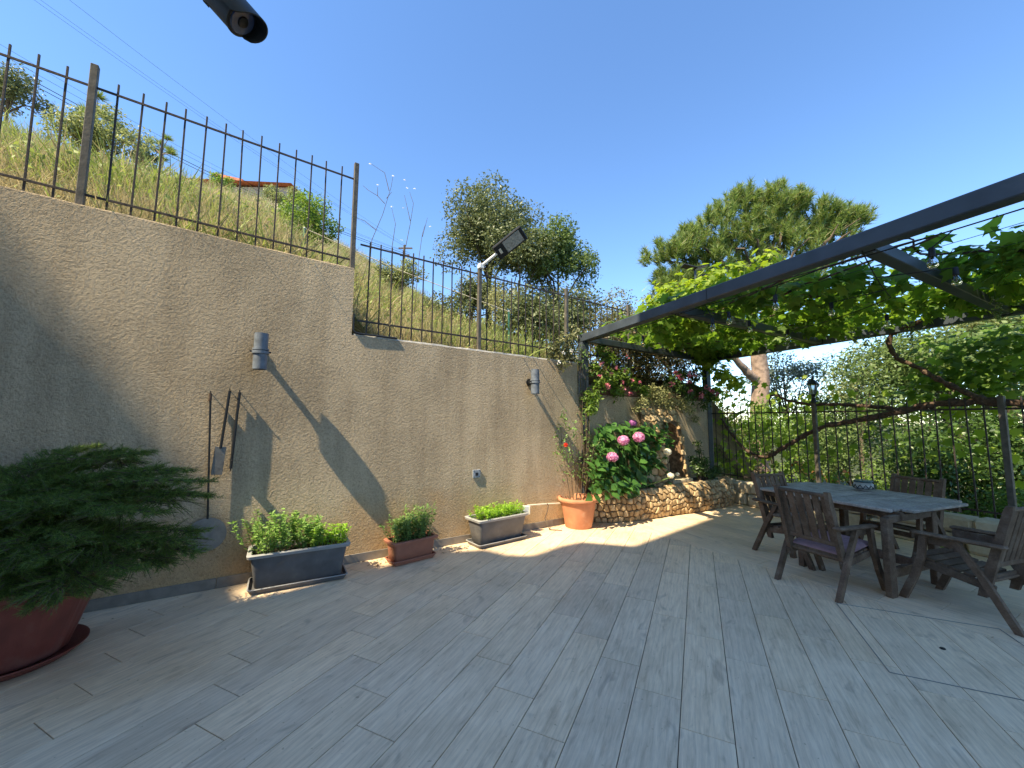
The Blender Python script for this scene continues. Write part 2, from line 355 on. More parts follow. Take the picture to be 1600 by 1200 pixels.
STUCCO = stucco('stucco_tan', (.53,.425,.29)); COPE = simple('coping_mortar', (.50,.47,.42), .9, bump=.4)
SKIRT = simple('skirting_tile', (.19,.17,.145), .55, bump=.05)
PLANK = plankmat(); GROUT = simple('grout', (.075,.062,.05), .95)
STEEL = simple('pergola_steel_paint', (.046,.058,.073), .45, var=.12, scale=5, bump=.05, spec=.45, wear=(.08,.095,.115))
STEEL_SEAM = simple('steel_seam', (.02,.022,.026), .7)
IRON = simple('fence_iron', (.032,.024,.020), .6, var=.25, wear=(.07,.045,.032)); POSTM = simple('fence_post_paint', (.085,.075,.06), .6, var=.2, wear=(.13,.11,.085))
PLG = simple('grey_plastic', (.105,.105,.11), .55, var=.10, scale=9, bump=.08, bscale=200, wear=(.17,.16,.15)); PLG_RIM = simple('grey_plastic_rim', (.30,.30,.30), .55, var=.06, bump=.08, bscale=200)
PLT = simple('terracotta_plastic', (.34,.135,.085), .5, var=.05, bump=.08, bscale=200)
BURG = simple('burgundy_plastic', (.17,.045,.034), .5, var=.12, scale=6, bump=.12, wear=(.22,.085,.065))
TERRA = simple('terracotta_clay', (.46,.20,.105), .8, var=.09, scale=7, bump=.2, wear=(.55,.32,.2))
SOIL = simple('potting_soil', (.05,.033,.022), 1.0, var=.4, scale=50, bump=.9)
TEAK = woodmat('weathered_teak', (.145,.098,.066), (.225,.17,.125)); TEAK_TOP = woodmat('grey_teak_top', (.38,.345,.305), (.50,.465,.42))
CUSH = simple('plum_cushion_fabric', (.33,.20,.22), .95, var=.08, scale=30, bump=.3, bscale=300)
STONE = stonemat('golden_cladding_stone', (.22,.145,.075), (.42,.30,.165), (.56,.45,.29)); MORTAR = simple('dark_mortar', (.16,.105,.06), 1.0, var=.3, bump=.6)
LIME = stonemat('pale_limestone', (.36,.29,.19), (.52,.44,.31), (.62,.55,.42))
BARK = simple('vine_bark', (.085,.055,.038), .95, var=.35, scale=30, bump=1.0, bscale=50); PBARK = simple('pine_bark', (.26,.19,.145), .95, var=.3, scale=8, bump=1.0, bscale=18)
TWIG = simple('twig', (.10,.075,.05), .9, var=.25)
BLACK = simple('black_plastic', (.012,.013,.015), .45, var=.1); DGREY = simple('dark_camera_grey', (.03,.031,.031), .5, var=.06, bump=.05)
WHITE = simple('white_paint_metal', (.72,.72,.70), .4, var=.04, bump=.05); LAMPM = simple('lamp_grey_blue', (.115,.135,.165), .45, var=.22, scale=14, bump=.1)
LGREY = simple('light_grey_paint', (.26,.29,.33), .45, var=.12, scale=18, bump=.1)
LENS = simple('lens_face', (.10,.12,.20), .12, var=.3, bump=0, spec=.8); LEDP = simple('led_panel', (.30,.29,.26), .3, var=.25, scale=40, bump=0)
GREENM = simple('green_painted_stake', (.02,.11,.085), .5, var=.2)
ROPE = simple('pale_wire', (.62,.55,.40), .8); CABLE = simple('black_cable', (.012,.012,.012), .6)
CERB = simple('ceramic_white', (.36,.36,.33), .3, var=.08); CERD = simple('ceramic_dark_glaze', (.03,.04,.05), .25, var=.2); CERG = simple('ceramic_teal_glaze', (.04,.10,.11), .2, var=.2)
FARW = simple('far_house_render', (.40,.33,.25), .9, var=.08)
ROOFT = simple('red_roof_tile', (.42,.15,.085), .85, var=.25, scale=3); HWALL = simple('house_render', (.80,.74,.64), .9, var=.04)
IVORY = simple('ivory_plastic', (.62,.57,.46), .45, var=.04); BULBSOCK = simple('bulb_socket', (.008,.008,.009), .5, var=0)
def glassmat(name, col=(1,1,1), rough=.02):
    m, nt, b, N, L = newmat(name); b.inputs['Base Color'].default_value = (*col,1); b.inputs['Transmission Weight'].default_value = 1.0
    b.inputs['Roughness'].default_value = rough; b.inputs['IOR'].default_value = 1.25; return m
GLASS = glassmat('bulb_glass', (.95,.95,.93)); FROST = glassmat('lantern_glass', (.8,.85,.85), .35)
HILLM = groundmat('dry_hill_soil', [(.35, (.10,.085,.045)), (.5, (.20,.165,.085)), (.65, (.29,.25,.14))], .8)
GROUNDM = groundmat('far_ground', [(.35, (.04,.05,.02)), (.6, (.09,.095,.045))], .05)
L_VINE = leafmat('vine_leaf', (.05,.10,.016), (.13,.22,.034), .56); L_VINE_SUN = leafmat('vine_leaf_sunlit', (.11,.18,.02), (.23,.31,.045), .5)  # second vine tone: sunlit yellow-green painted into the leaf colour
L_HYD = leafmat('hydrangea_leaf', (.025,.07,.016), (.06,.14,.03), .25, .35)
L_HERB = leafmat('herb_leaf', (.10,.20,.045), (.22,.34,.09), .35); L_HERBD = leafmat('dark_herb_leaf', (.075,.14,.04), (.16,.25,.075), .3); L_LETT = leafmat('bright_seedling_leaf', (.14,.27,.02), (.26,.42,.05), .4)
L_JUN = leafmat('juniper_needle', (.030,.066,.012), (.115,.175,.034), .25, .55); L_OAK = leafmat('oak_leaf', (.055,.075,.03), (.125,.15,.065), .25, .45)
L_BRIGHT = leafmat('bright_tree_leaf', (.055,.11,.018), (.14,.22,.04), .4); L_HEDGE = leafmat('hedge_leaf', (.022,.05,.014), (.075,.13,.03), .3, .35)
L_OLIVE = leafmat('olive_shrub_leaf', (.075,.085,.035), (.17,.175,.08), .3); L_JAS = leafmat('jasmine_leaf', (.022,.032,.014), (.085,.085,.035), .22, .45, dry=(.20,.13,.07))
L_PINE = leafmat('pine_needle', (.07,.12,.024), (.18,.25,.07), .35, .5, dry=(.24,.24,.10)); L_PINED = leafmat('dark_pine_needle', (.02,.04,.015), (.05,.08,.03), .15)
L_BLUE = leafmat('blue_green_leaf', (.05,.075,.055), (.11,.14,.10), .2); L_PALE = leafmat('pale_tree_leaf', (.11,.14,.05), (.22,.25,.11), .35)
L_GRASS = leafmat('dry_grass', (.13,.12,.055), (.34,.295,.165), .3, .7); L_GRASSG = leafmat('green_weed', (.10,.15,.035), (.22,.27,.08), .35, .6)
L_MID = leafmat('mid_green_leaf', (.05,.085,.025), (.115,.165,.05), .3)
L_COVER = leafmat('pale_groundcover_leaf', (.13,.14,.06), (.26,.27,.13), .3)
P_PINK = leafmat('geranium_petal', (.42,.06,.12), (.52,.22,.26), .3); P_HPINK = leafmat('hydrangea_petal_pink', (.42,.13,.28), (.62,.34,.48), .3)
P_HWHITE = leafmat('hydrangea_petal_white', (.52,.50,.40), (.74,.72,.62), .3); P_HPUR = leafmat('hydrangea_petal_purple', (.22,.06,.22), (.36,.13,.34), .3)
P_ORANGE = leafmat('orange_petal', (.55,.18,.05), (.75,.35,.16), .3); P_RED = leafmat('rose_petal', (.45,.05,.03), (.6,.12,.06), .3)
P_WHITE = leafmat('white_weed_flower', (.65,.65,.6), (.8,.8,.75), .3); GRAPE = simple('green_grape', (.13,.20,.04), .4, var=.2)

# ------------------------------------------------------------------ leaves
LEAF = (np.array([(0,0,0),(.22,.3,.05),(.2,.65,.04),(0,1,-.03),(-.2,.65,.04),(-.22,.3,.05)]), [np.array([(0,1,2,3),(0,3,4,5)])])
LEAF4 = (np.array([(0,0,0),(.26,.5,.06),(0,1,0),(-.26,.5,.06)]), [np.array([(0,1,2),(0,2,3)])])
NEEDLE = (np.array([(-.018,0,0),(.018,0,0),(0,1,0)]), [np.array([(0,1,2)])])
NEEDLEW = (np.array([(-.05,0,0),(.05,0,0),(0,1,0)]), [np.array([(0,1,2)])])
PET = (np.array([(0,0,0),(.42,.35,.1),(.3,.9,.15),(-.3,.9,.15),(-.42,.35,.1)]), [np.array([(0,1,2,3,4)])])
def palmate():
    a = []; lob = [(-150,.42),(-115,.72),(-88,.48),(-60,.93),(-32,.58),(0,1.05),(32,.58),(60,.93),(88,.48),(115,.72),(150,.42)]
    for d, r in lob: a.append((r*.62*math.sin(R(d)), .42+r*.58*math.cos(R(d)), -.10*r*r+.03*math.cos(R(d*3))))
    v = np.array([(0,.36,.03)]+a+[(0,.12,0)]); n = len(a)
    f = [(0,i+1,i+2) for i in range(n-1)] + [(0,n,n+1),(0,n+1,1)]
    return (v, [np.array([t[::-1] for t in f])])
PALM = palmate()
def ovate():
    v = [(0,0,0)]; ys = [.12,.32,.55,.78]; ws = [.2,.34,.3,.16]
    for y, w in zip(ys, ws): v += [(-w,y,.07*math.sin(y*3)+w*.22),(0,y,.07*math.sin(y*3)),(w,y,.07*math.sin(y*3)+w*.22)]
    v.append((0,1,-.06)); f = [(0,2,1),(0,3,2)]
    for i in range(3):
        b = 1+3*i; f += [(b,b+1,b+4,b+3),(b+1,b+2,b+5,b+4)]
    f3 = [(10,11,13),(11,12,13)]
    return (np.array(v, float), [np.array([(0,2,1),(0,3,2)]), np.array([x for x in f if len(x) == 4]), np.array(f3)])
OVATE = ovate()
def unit(n): v = rng.normal(size=(n,3)); return v/np.linalg.norm(v, axis=1)[:,None]
def leafcloud(pos, nor, size, tmpl, dirs=None):
    """returns verts, faces, rnd for N leaves"""
    pos = np.asarray(pos, float); n = len(pos); nor = nor/(np.linalg.norm(nor, axis=1)[:,None]+1e-9)
    d = unit(n) if dirs is None else np.asarray(dirs, float)
    if dirs is None:
        y = d-nor*(d*nor).sum(1)[:,None]; y /= np.linalg.norm(y, axis=1)[:,None]+1e-9
    else:
        y = d/(np.linalg.norm(d, axis=1)[:,None]+1e-9); nor = nor-y*(nor*y).sum(1)[:,None]; nor /= np.linalg.norm(nor, axis=1)[:,None]+1e-9
    x = np.cross(y, nor); size = np.broadcast_to(np.asarray(size, float), (n,))
    tv, tf = tmpl; k = len(tv)
    v = pos[:,None,:]+size[:,None,None]*(tv[None,:,0,None]*x[:,None,:]+tv[None,:,1,None]*y[:,None,:]+tv[None,:,2,None]*nor[:,None,:])
    off = (np.arange(n)*k)[:,None,None]
    fs = [(f[None]+off).reshape(-1, f.shape[1]) for f in tf]
    return v.reshape(-1,3), fs, np.repeat(rng.random(n), k)
def cloud_part(name, root, pos, nor, size, tmpl, mat, dirs=None, parent=None):
    v, f, r = leafcloud(pos, nor, size, tmpl, dirs)
    o = link(name, fast_mesh(name, v-np.array(root['_o']), f, r), mat, parent or root)
    return stuff(o)
def blobs(centers, radii, n, shell=.55):
    """points spread through a set of ellipsoids, more of them towards the outside"""
    c = np.asarray(centers, float); r = np.asarray(radii, float)
    if r.ndim == 1: r = np.repeat(r[:,None], 3, 1)
    w = (r.prod(1))**(2/3); idx = rng.choice(len(c), n, p=w/w.sum())
    d = unit(n); rad = (shell+(1-shell)*rng.random(n))*(.86+.2*rng.random(n))
    return c[idx]+d*r[idx]*rad[:,None], d
def crown_blobs(c, rx, ry, rz, k, rel=.36):
    """uneven crown: k clumps spread over an ellipsoid's volume"""
    d = unit(k); d[:,2] = np.where(d[:,2] < -.45, -d[:,2]*.5, d[:,2]); rad = rng.random(k)**.4*.85
    cen = np.asarray(c)+d*rad[:,None]*V3(rx,ry,rz); rr = rel*(.55+.75*rng.random(k))
    return cen, rr[:,None]*V3(rx,ry,rz)*np.array([1,1,.8])
def limbs(root, base, cen, r0, mat, k=7, name='trunk', top=None):
    mb = MB(); base = np.asarray(base, float); m = np.mean(cen, axis=0) if top is None else np.asarray(top, float)
    fork = base+(m-base)*.55
    mid = (base+fork)/2+rng.normal(size=3)*r0*.8; mb.tube([base-UPV*.15, mid, fork], [r0*1.15, r0*.85, r0*.6], 9)
    for i in rng.choice(len(cen), min(k, len(cen)), replace=False):
        e = cen[i]; q = (fork+e)/2+rng.normal(size=3)*r0*1.2; mb.tube([fork-UPV*.05*r0, q, e], [r0*.5, r0*.3, r0*.1], 6)
    return mb.build(name, mat, root, smooth=True)
def bush(name, label, cat, base, c, r, n, mat, leaf=.08, tmpl=LEAF4, k=14, group=None, rel=.42, trunk_r=.05, bark=None, shell=.5, twigs=6, crown='crown'):
    base = np.asarray(base, float); t = thing(name, label, cat, base, 0, group)
    cen, rad = crown_blobs(c, r[0], r[1], r[2], k, rel)
    p, d = blobs(cen, rad, n, shell)
    nor = d*.6+unit(n)*.9+UPV*.55
    cloud_part(crown, t, p, nor, leaf*(.6+.8*rng.random(n)), tmpl, mat)
    limbs(t, base, cen, trunk_r, bark or TWIG, twigs)
    return t

# ================================================================== GROUND, HILL
def smooth(a, b, x): t = np.clip((x-a)/(b-a), 0, 1); return t*t*(3-2*t)
def hill(u, n):
    u = np.asarray(u, float); m = np.maximum(-np.asarray(n, float), 0)
    zb = 3.10-.74*smooth(1.3, 2.3, u)
    a = np.maximum(u, 0)/(m+5.0)
    s = np.clip(.485-.42*np.maximum(0, a-.10), .0, .5)
    mm = np.minimum(m, 33)+.12*np.maximum(m-33, 0)
    z = zb+s*mm+.16*np.sin(u*1.1+m*.7)*smooth(.8, 4, m)+.35*np.sin(u*.31-m*.22)*smooth(4, 12, m)
    fall = smooth(8.4, 14, u-m*.9)
    return z*(1-fall)+(-2.2)*fall-.05
us = np.concatenate([np.linspace(-60,-6,28), np.linspace(-5,9,85), np.linspace(10,90,60)])
ms = np.concatenate([np.linspace(.21,6,40), np.linspace(6.5,34,70), np.linspace(36,110,25)])
UU, MM = np.meshgrid(us, ms, indexing='ij'); ZZ = hill(UU, -MM)
hv = (A0+UU[...,None]*wd+(-MM)[...,None]*wn); hv[...,2] = ZZ
I = np.arange(len(us)*len(ms)).reshape(len(us), len(ms))
hf = np.stack([I[:-1,:-1], I[:-1,1:], I[1:,1:], I[1:,:-1]], -1).reshape(-1,4)
struct(link('hillside', fast_mesh('hillside', hv.reshape(-1,3), hf, smooth=True), HILLM))
g = 900.0
struct(link('ground', fast_mesh('ground', [(-g,-g,-1.3),(g,-g,-1.3),(g,g,-1.3),(-g,g,-1.3)], np.array([(0,1,2,3)])), GROUNDM))

# ================================================================== TERRACE FLOOR
pd = V3(math.sin(R(24.98)), math.cos(R(24.98)), 0); pn = V3(pd[1], -pd[0], 0)
seam_a = gz(1041,839); seam_b = gz(1180,882); sd = nrm(seam_b-seam_a); sn = V3(-sd[1], sd[0], 0)
if sn@pd < 0: sn = -sn                                     # sn points to the far zone
seam_c = float(seam_a@sn)
FB0, FB1 = V3(4.12,8.30,0), V3(5.64,4.57,0)                # terrace fence line
fd = nrm(FB1-FB0); fn = V3(-fd[1], fd[0], 0)               # points outwards (+x)
if fn[0] < 0: fn = -fn
_fa = FB0-fn*.2; _k = ((A0-_fa)@wn)/(fd@wn); _fc = _fa+fd*_k
terr = [(W(-1.3,0)[0],W(-1.3,0)[1]), tuple(_fc[:2]), tuple((FB1+fd*5-fn*.2)[:2]), (7.5,-2.5), (-6.5,-2.5)]
floor_o = struct(link('floor', None or (lambda: fast_mesh('floor', [(-9,-4,-.012),(10,-4,-.012),(10,10,-.012),(-9,10,-.012),(-9,-4,-.3),(10,-4,-.3),(10,10,-.3),(-9,10,-.3)], np.array([(0,1,2,3),(7,6,5,4),(0,4,5,1),(1,5,6,2),(2,6,7,3),(3,7,4,0)])))(), GROUT))
# keep the floor slab inside the terrace: rebuild as polygon prism
def prism(poly, z0, z1):
    n = len(poly); v = [(p[0],p[1],z0) for p in poly]+[(p[0],p[1],z1) for p in poly]
    return v, [tuple(range(n))[::-1], tuple(range(n,2*n))]+[(i,(i+1)%n,n+(i+1)%n,n+i) for i in range(n)]
tp = [(p[0],p[1]) for p in terr]
if area(tp) < 0: tp = tp[::-1]
me = bpy.data.meshes.new('floor'); me.from_pydata(*[prism(tp, -.4, -.009)[0], [], prism(tp, -.4, -.009)[1]]); me.materials.append(GROUT); floor_o.data = me
PW, PL, GAP = .2415, .977, .0021
npl = [0]
def plank(poly, ctr, ax, key=None):
    """poly in local (along, across) coordinates about ctr"""
    if len(poly) < 3 or abs(area(poly)) < .004: return
    if area(poly) < 0: poly = poly[::-1]
    b = .0012; top = shrink(poly, b)
    if len(top) != len(poly): top = poly
    n = len(poly)
    v = [(p[0],p[1],-.012) for p in poly]+[(p[0],p[1],-.0015) for p in poly]+[(p[0],p[1],0) for p in top]
    f = [tuple(range(2*n,3*n))]+[(i,(i+1)%n,n+(i+1)%n,n+i) for i in range(n)]+[(n+i,n+(i+1)%n,2*n+(i+1)%n,2*n+i) for i in range(n)]
    if key and key in cache: me = cache[key]
    else:
        me = bpy.data.meshes.new('plank'); me.from_pydata(v, [], f); me.materials.append(PLANK)
        if key: cache[key] = me
    o = link('plank', me, None, floor_o); npl[0] += 1
    o.location = (ctr[0], ctr[1], random.uniform(-.0006,.0004)); o.rotation_euler = (0,0,math.atan2(ax[1],ax[0]))
cache = {}
def halfplanes():
    out = []
    for i in range(len(tp)):
        p, q = np.array(tp[i]), np.array(tp[(i+1)%len(tp)]); e = q-p; a = V3(e[1],-e[0])[:2]/np.hypot(*e); out.append((a, a@p-.004))
    return out
HP = halfplanes()
def lay(ax, ay, rows, cols, off, extra):
    sg = 1.0 if ax[0]*ay[1]-ax[1]*ay[0] > 0 else -1.0
    for r in rows:
        for k in cols:
            s0 = off(r)+k*PL; c = ax*(s0+PL/2)+ay*(-.129+PW*(r+.5)); c2 = c[:2]
            q = gzinv(c)
            if q is None: continue
            full = [(-PL/2+GAP,-PW/2+GAP),(PL/2-GAP,-PW/2+GAP),(PL/2-GAP,PW/2-GAP),(-PL/2+GAP,PW/2-GAP)]
            poly = full; a2, y2 = ax[:2], ay[:2]
            for (a, b) in HP+extra:
                al = np.array([a@a2, a@y2]); poly = clip(poly, al, b-a@c2)
                if len(poly) < 3: break
            if len(poly) < 3: continue
            plank([(p[0], p[1]*sg) for p in dedupe(poly)], c, ax, 'full' if poly == full else None)
def gzinv(c):
    """is the floor point near the view (with a margin)?"""
    v = CM.T@(np.array([c[0],c[1],0])-CAMP)
    if v[1] < .25: return None
    x, y = 800+F*v[0]/v[1], 600-F*v[2]/v[1]
    return (x, y) if (-420 < x < 3000 and y < 1900) else None
py_ = -pn                                              # so that (pd, py_) is right handed
lay(pd, pn, range(-22, 22), range(-6, 10), lambda r: 2.265-.2135*r-PL*math.floor((2.265-.2135*r)/PL), [(sn[:2], seam_c-.003)])
fz = sd; fy = -sn
lay(fz, sn, range(int((seam_c+.129)/PW)-1, int((seam_c+.129)/PW)+22), range(-14, 8), lambda r: (.33*r)%PL, [(-sn[:2], -seam_c-.003)])
print('planks', npl[0])
# flush inspection cover: thin steel frame let into the tiles
EDGE = simple('cover_edge', (.26,.25,.23), .5, .3)
cv = thing('inspection_cover', 'flush tiled inspection cover with thin steel edging beside the dining chairs', 'floor cover', gz(1390,1051)*V3(1,1,0))
c0 = gz(1390,1051); L1 = 1.02; L2 = .96
for a, b in ((c0, c0+pd*L1), (c0, c0+pn*L2), (c0+pd*L1, c0+pd*L1+pn*L2), (c0+pn*L2, c0+pn*L2+pd*L1)):
    MB().beam(a+UPV*.0025, b+UPV*.0025, .006, .003, .001).build('edge_strip', EDGE, cv)
hp = gz(1473,1014); MB().lathe([(.004,0),(.016,.0),(.014,.006),(.004,.0062)], hp+UPV*.001, 16).build('finger_hole', BLACK, cv)

# ================================================================== LEFT WALL
UE = 5.16; ULOW = 9.0; US = 1.80
def zl(u): return 2.424+(2.403-2.424)*(u-1.8)/3.0
def zu(u): return 3.23+(3.165-3.23)*(u+.75)/2.55
wall = thing('boundary_wall', 'tan stucco retaining wall with a step down in its top edge', 'wall', W(2,-.12,0))
def wallprism(prof, n0, n1, name, mat, parent=None):
    vs = [W(u, n1, z) for u, z in prof]+[W(u, n0, z) for u, z in prof]; k = len(prof)
    fs = [tuple(range(k)), tuple(range(2*k-1,k-1,-1))]+[(i,k+i,k+(i+1)%k,(i+1)%k) for i in range(k)]
    mb = MB().add(vs, fs); return mb.build(name, mat, wall, parent)
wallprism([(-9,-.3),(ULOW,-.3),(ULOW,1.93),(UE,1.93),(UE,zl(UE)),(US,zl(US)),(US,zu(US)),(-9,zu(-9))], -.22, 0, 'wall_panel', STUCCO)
# rough mortar coping on the lower part and a lip on the upper part
def coping(u0, u1, zf, mat, th=.022, nm='coping'):
    n = 46; vs = []; 
    for i in range(n+1):
        u = u0+(u1-u0)*i/n; j1, j2 = random.uniform(-.006,.006), random.uniform(-.005,.005)
        vs += [W(u,-.002+j1*.3,zf(u)+.002), W(u,-.006+j1,zf(u)+th+j2), W(u,-.225,zf(u)+th*.9+j2), W(u,-.225,zf(u)+.002)]
    fs = []
    for i in range(n):
        a = 4*i
        for k in range(4): fs.append((a+k, a+4+k, a+4+(k+1)%4, a+(k+1)%4))
    fs += [(0,1,2,3),(4*n+3,4*n+2,4*n+1,4*n)]
    return MB().add(vs, fs).build(nm, mat, wall)
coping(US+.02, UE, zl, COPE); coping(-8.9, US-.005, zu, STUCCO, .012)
MB().tube([W(US+.012,.004,zl(US)+.24), W(US+.012,.006,zl(US)+.06), W(US+.03,.008,zl(US)+.035), W(US+.09,.008,zl(US)+.024), W(US+.5,.006,zl(US)+.024)], .011, 8).build('drip_hose', BLACK, wall, smooth=True)
# skirting tiles
u = -1.2
while u < UE-.1:
    u1 = min(u+.977, UE-.02)
    MB().obox(W((u+u1)/2,.006,.0455), wd, wn, UPV, (u1-u)/2-.0015, .006, .0445, .002).build('skirting_tile', SKIRT, wall); u = u1
# repaired cracks
for pts in ([(439,798),(447,790),(452,776),(462,757),(464,745),(470,735),(472,712),(478,688)], [(409,800),(416,785),(425,768),(433,764)],
            [(541,532),(538,540),(530,548),(531,566),(529,588),(531,596)]):
    P = []; 
    for i, (x, y) in enumerate(pts): uu, zz = pw(x, y); P.append(W(uu, .001, zz))
    r = [.001]+[random.uniform(.0012,.003) for _ in P[1:-1]]+[.001]; P = [p-wn*.0025 for p in P]
    MB().tube(P, r, 6).build('crack_repair', STUCCO, wall, smooth=True)
# wall socket plate
uu, zz = pw(744,740)
so_ = thing('wall_socket', 'small grey square socket plate on the stucco wall above the seedling planter', 'socket', W(uu,0,zz))
MB().obox(W(uu,.008,zz), wd, wn, UPV, .055, .008, .05, .004).build('plate', LGREY, so_)
for dx, dz in ((-.042,.036),(.042,.036),(-.042,-.036),(.042,-.036)): MB().lathe([(.005,0),(.005,.002),(.001,.003)], W(uu+dx,.016,zz+dz), 8, wn).build('screw', BLACK, so_)
MB().obox(W(uu,.0175,zz-.005), wd, wn, UPV, .02, .0025, .02, .001).build('outlet', BLACK, so_)

# ------------------------------------------------------------------ up-down wall lamps
def wall_lamp(u, zc, h, label):
    t = thing('wall_lamp', label, 'wall lamp', W(u,0,zc), 0, None)
    c = W(u,.148,zc); r = .058
    for s in (1,-1):
        prof = [(r-.006, s*.02),(r, s*.022),(r, s*h/2),(r-.006, s*h/2),(r-.008, s*(h/2-.03)),(.0, s*(h/2-.03))]
        MB().lathe(prof if s > 0 else prof, c, 28).build('lamp_tube', LAMPM, t, smooth=True)
        MB().lathe([(r-.010, s*(h/2-.028)),(0.001, s*(h/2-.026))], c, 20).build('lamp_lens', FROST, t)
    MB().lathe([(r-.01,-.026),(r+.012,-.024),(r+.012,.002),(r-.002,.004),(r-.002,.008),(r+.010,.010),(r+.010,.026),(r-.01,.028)], c, 28).build('collar', LAMPM, t, smooth=True)
    MB().obox(W(u,.05,zc), wd, wn, UPV, .022, .05, .022, .004).build('arm', BLACK, t)
    MB().lathe([(.05,0),(.05,.012),(.045,.016),(.0,.016)], W(u,0,zc), 20, wn).build('mount_plate', BLACK, t)
    for s in (-1,1): MB().tube([W(u+s*.06,.15,zc-.004), W(u+s*.085,.15,zc-.004)], .008, 8).build('clamp_screw', BLACK, t)
    return t
wall_lamp(.968, 2.135, .34, 'grey up-down cylinder wall lamp above the hanging oven tools')
wall_lamp(4.215, 2.05, .34, 'grey up-down cylinder wall lamp beside the pergola post')

# ------------------------------------------------------------------ hanging oven tools
def tool(label, top, bot, rod, kind):
    (ut, zt), (ub, zb) = top, bot; n0 = .035
    t = thing('oven_tool', label, 'oven tool', W(ub, 0, zb))
    MB().tube([W(ut,.0,zt), W(ut,n0+.02,zt), W(ut,n0+.02,zt+.015)], .004, 6).build('hook', BLACK, t)
    MB().tube([W(ut,n0,zt-.005), W((ut+ub)/2,n0+.002,(zt+zb)/2), W(ub,n0,zb)], rod, 10).build('handle', BLACK, t, smooth=True)
    if kind == 'disc':
        MB().tube([W(ut,n0,zt-.01), W(ut,n0,zt-.075)], rod*1.5, 10).build('grip', BARK, t)
        v = []; k = 36
        for i in range(k):
            a = 2*math.pi*i/k; v.append((.145*math.cos(a), .145*math.sin(a)))
        vs = [W(ub+x, n0-.003, zb-.135+y) for x, y in v]+[W(ub+x, n0+.003, zb-.135+y) for x, y in v]
        MB().add(vs, [tuple(range(k))[::-1], tuple(range(k,2*k))]+[(i,(i+1)%k,k+(i+1)%k,k+i) for i in range(k)]).build('round_peel', simple('peel_metal', (.20,.195,.185), .55, .3), t)
    elif kind == 'blade':
        d = nrm(W(ub,n0,zb)-W(ut,n0,zt)); s = np.cross(d, wn); c = W(ub,n0,zb)+d*.11
        MB().obox(c, d, s, wn, .125, .042, .003, .001).build('blade', simple('blade_metal', (.17,.165,.155), .5, .4), t)
    else:
        d = nrm(W(ub,n0,zb)-W(ut,n0,zt))
        MB().obox(W(ub,n0+.03,zb)-d*.03, d, wn, np.cross(d, wn), .05, .05, .004, .001).build('scraper', BLACK, t)
tool('long handled round oven peel leaning flat against the stucco wall', (.612,1.735), (.66,.62), .0085, 'disc')
tool('narrow blade oven spatula hanging between the peel and the rake', (.752,1.765), (.715,1.235), .012, 'blade')
tool('black oven rake hanging edge-on beside the spatula', (.828,1.755), (.80,1.05), .012, 'rake')

# ================================================================== IRON FENCES ON THE WALL
def picket_mesh(h, w=.014):
    mb = MB(); mb.box((-w/2,-w/2,0),(w/2,w/2,h), .002); me = bpy.data.meshes.new('picket'); me.from_pydata(mb.v, [], mb.f); me.materials.append(IRON); return me
def fence(name, label, base, posts, npk, zf, rails, ptop, ph0, ph1, post_w, post_h, frame, nrow, extra_posts=True):
    """frame(u) -> world xy point on the fence line; zf(u) = coping height"""
    t = thing(name, label, 'fence', base); o = np.array(t['_o'])
    d = nrm(frame(1)-frame(0)); nn = np.cross(UPV, d)
    for u in posts:
        if abs(u-1.845) < 1e-6: continue
        p = frame(u)+UPV*zf(u); mb = MB(); mb.obox(p+UPV*(post_h/2-.02), d, nn, UPV, post_w/2, post_w/2, post_h/2+.02, .004); mb.build('post', POSTM, t)
    for i in range(len(posts)-1):
        a, b = posts[i]+post_w/2, posts[i+1]-post_w/2
        for rz in rails: MB().beam(frame(a)+UPV*(zf(a)+rz), frame(b)+UPV*(zf(b)+rz), .008, .022, .002).build('rail', IRON, t)
        for k in range(npk[i]):
            u = posts[i]+(posts[i+1]-posts[i])*(k+1)/(npk[i]+1)
            q = link('picket', nrow, None, t); p = frame(u)+UPV*(zf(u)+ph0)+nn*.0125-o; q.location = p+rng.normal(size=3)*V3(.002,.002,.004)
            q.rotation_euler = (rng.normal()*.005, rng.normal()*.006, math.atan2(d[1], d[0]))
    return t
NF = -.09
fr = lambda u: W(u, NF, 0)*V3(1,1,0)
fence('iron_fence', 'rusty brown iron picket fence on the taller part of the stucco wall', W(0,NF,3.17), [-2.55,-.355,1.79], [13,13], lambda u: zu(u)-.01, (.145,1.105), 0, 0, 0, .05, 1.30, fr, picket_mesh(1.215)) 
fence('iron_fence', 'iron picket fence on the lower stucco wall with a solar lamp arm', W(3.4,NF,2.41), [1.845,3.44,5.02,6.5], [11,11,10], lambda u: zl(u)+.008, (.185,1.075), 0, 0, 0, .05, 1.20, fr, picket_mesh(1.14))

# solar street lamp clamped to the fence post
lp = W(3.44, NF, 3.60); tip = atY(782,394,5.0); head_end = atY(818,362,4.72)
t = thing('solar_lamp', 'black solar street lamp head on a short white arm on the fence post', 'street lamp', lp)
base_pt = W(3.44, NF+.03, 3.60)
hd = nrm(W(3.95,.48,4.14)-base_pt)
A1 = base_pt+hd*.26; _v = nrm(CAMP-A1)*.8-UPV*.55; hu = -nrm(_v-hd*(_v@hd)); hx = np.cross(hd, hu)
MB().tube([base_pt, A1+hd*.05], .02, 12).build('arm', WHITE, t, smooth=True)
MB().obox(base_pt, wd, wn, UPV, .035, .035, .035, .006).build('clamp', WHITE, t)
hc = A1+hd*.24
MB().obox(hc, hd, hx, hu, .235, .105, .022, .012).build('housing', BLACK, t)
MB().obox(hc+hd*.045-hu*.0235, hd, hx, hu, .135, .08, .003, .001).build('led_panel', LEDP, t)
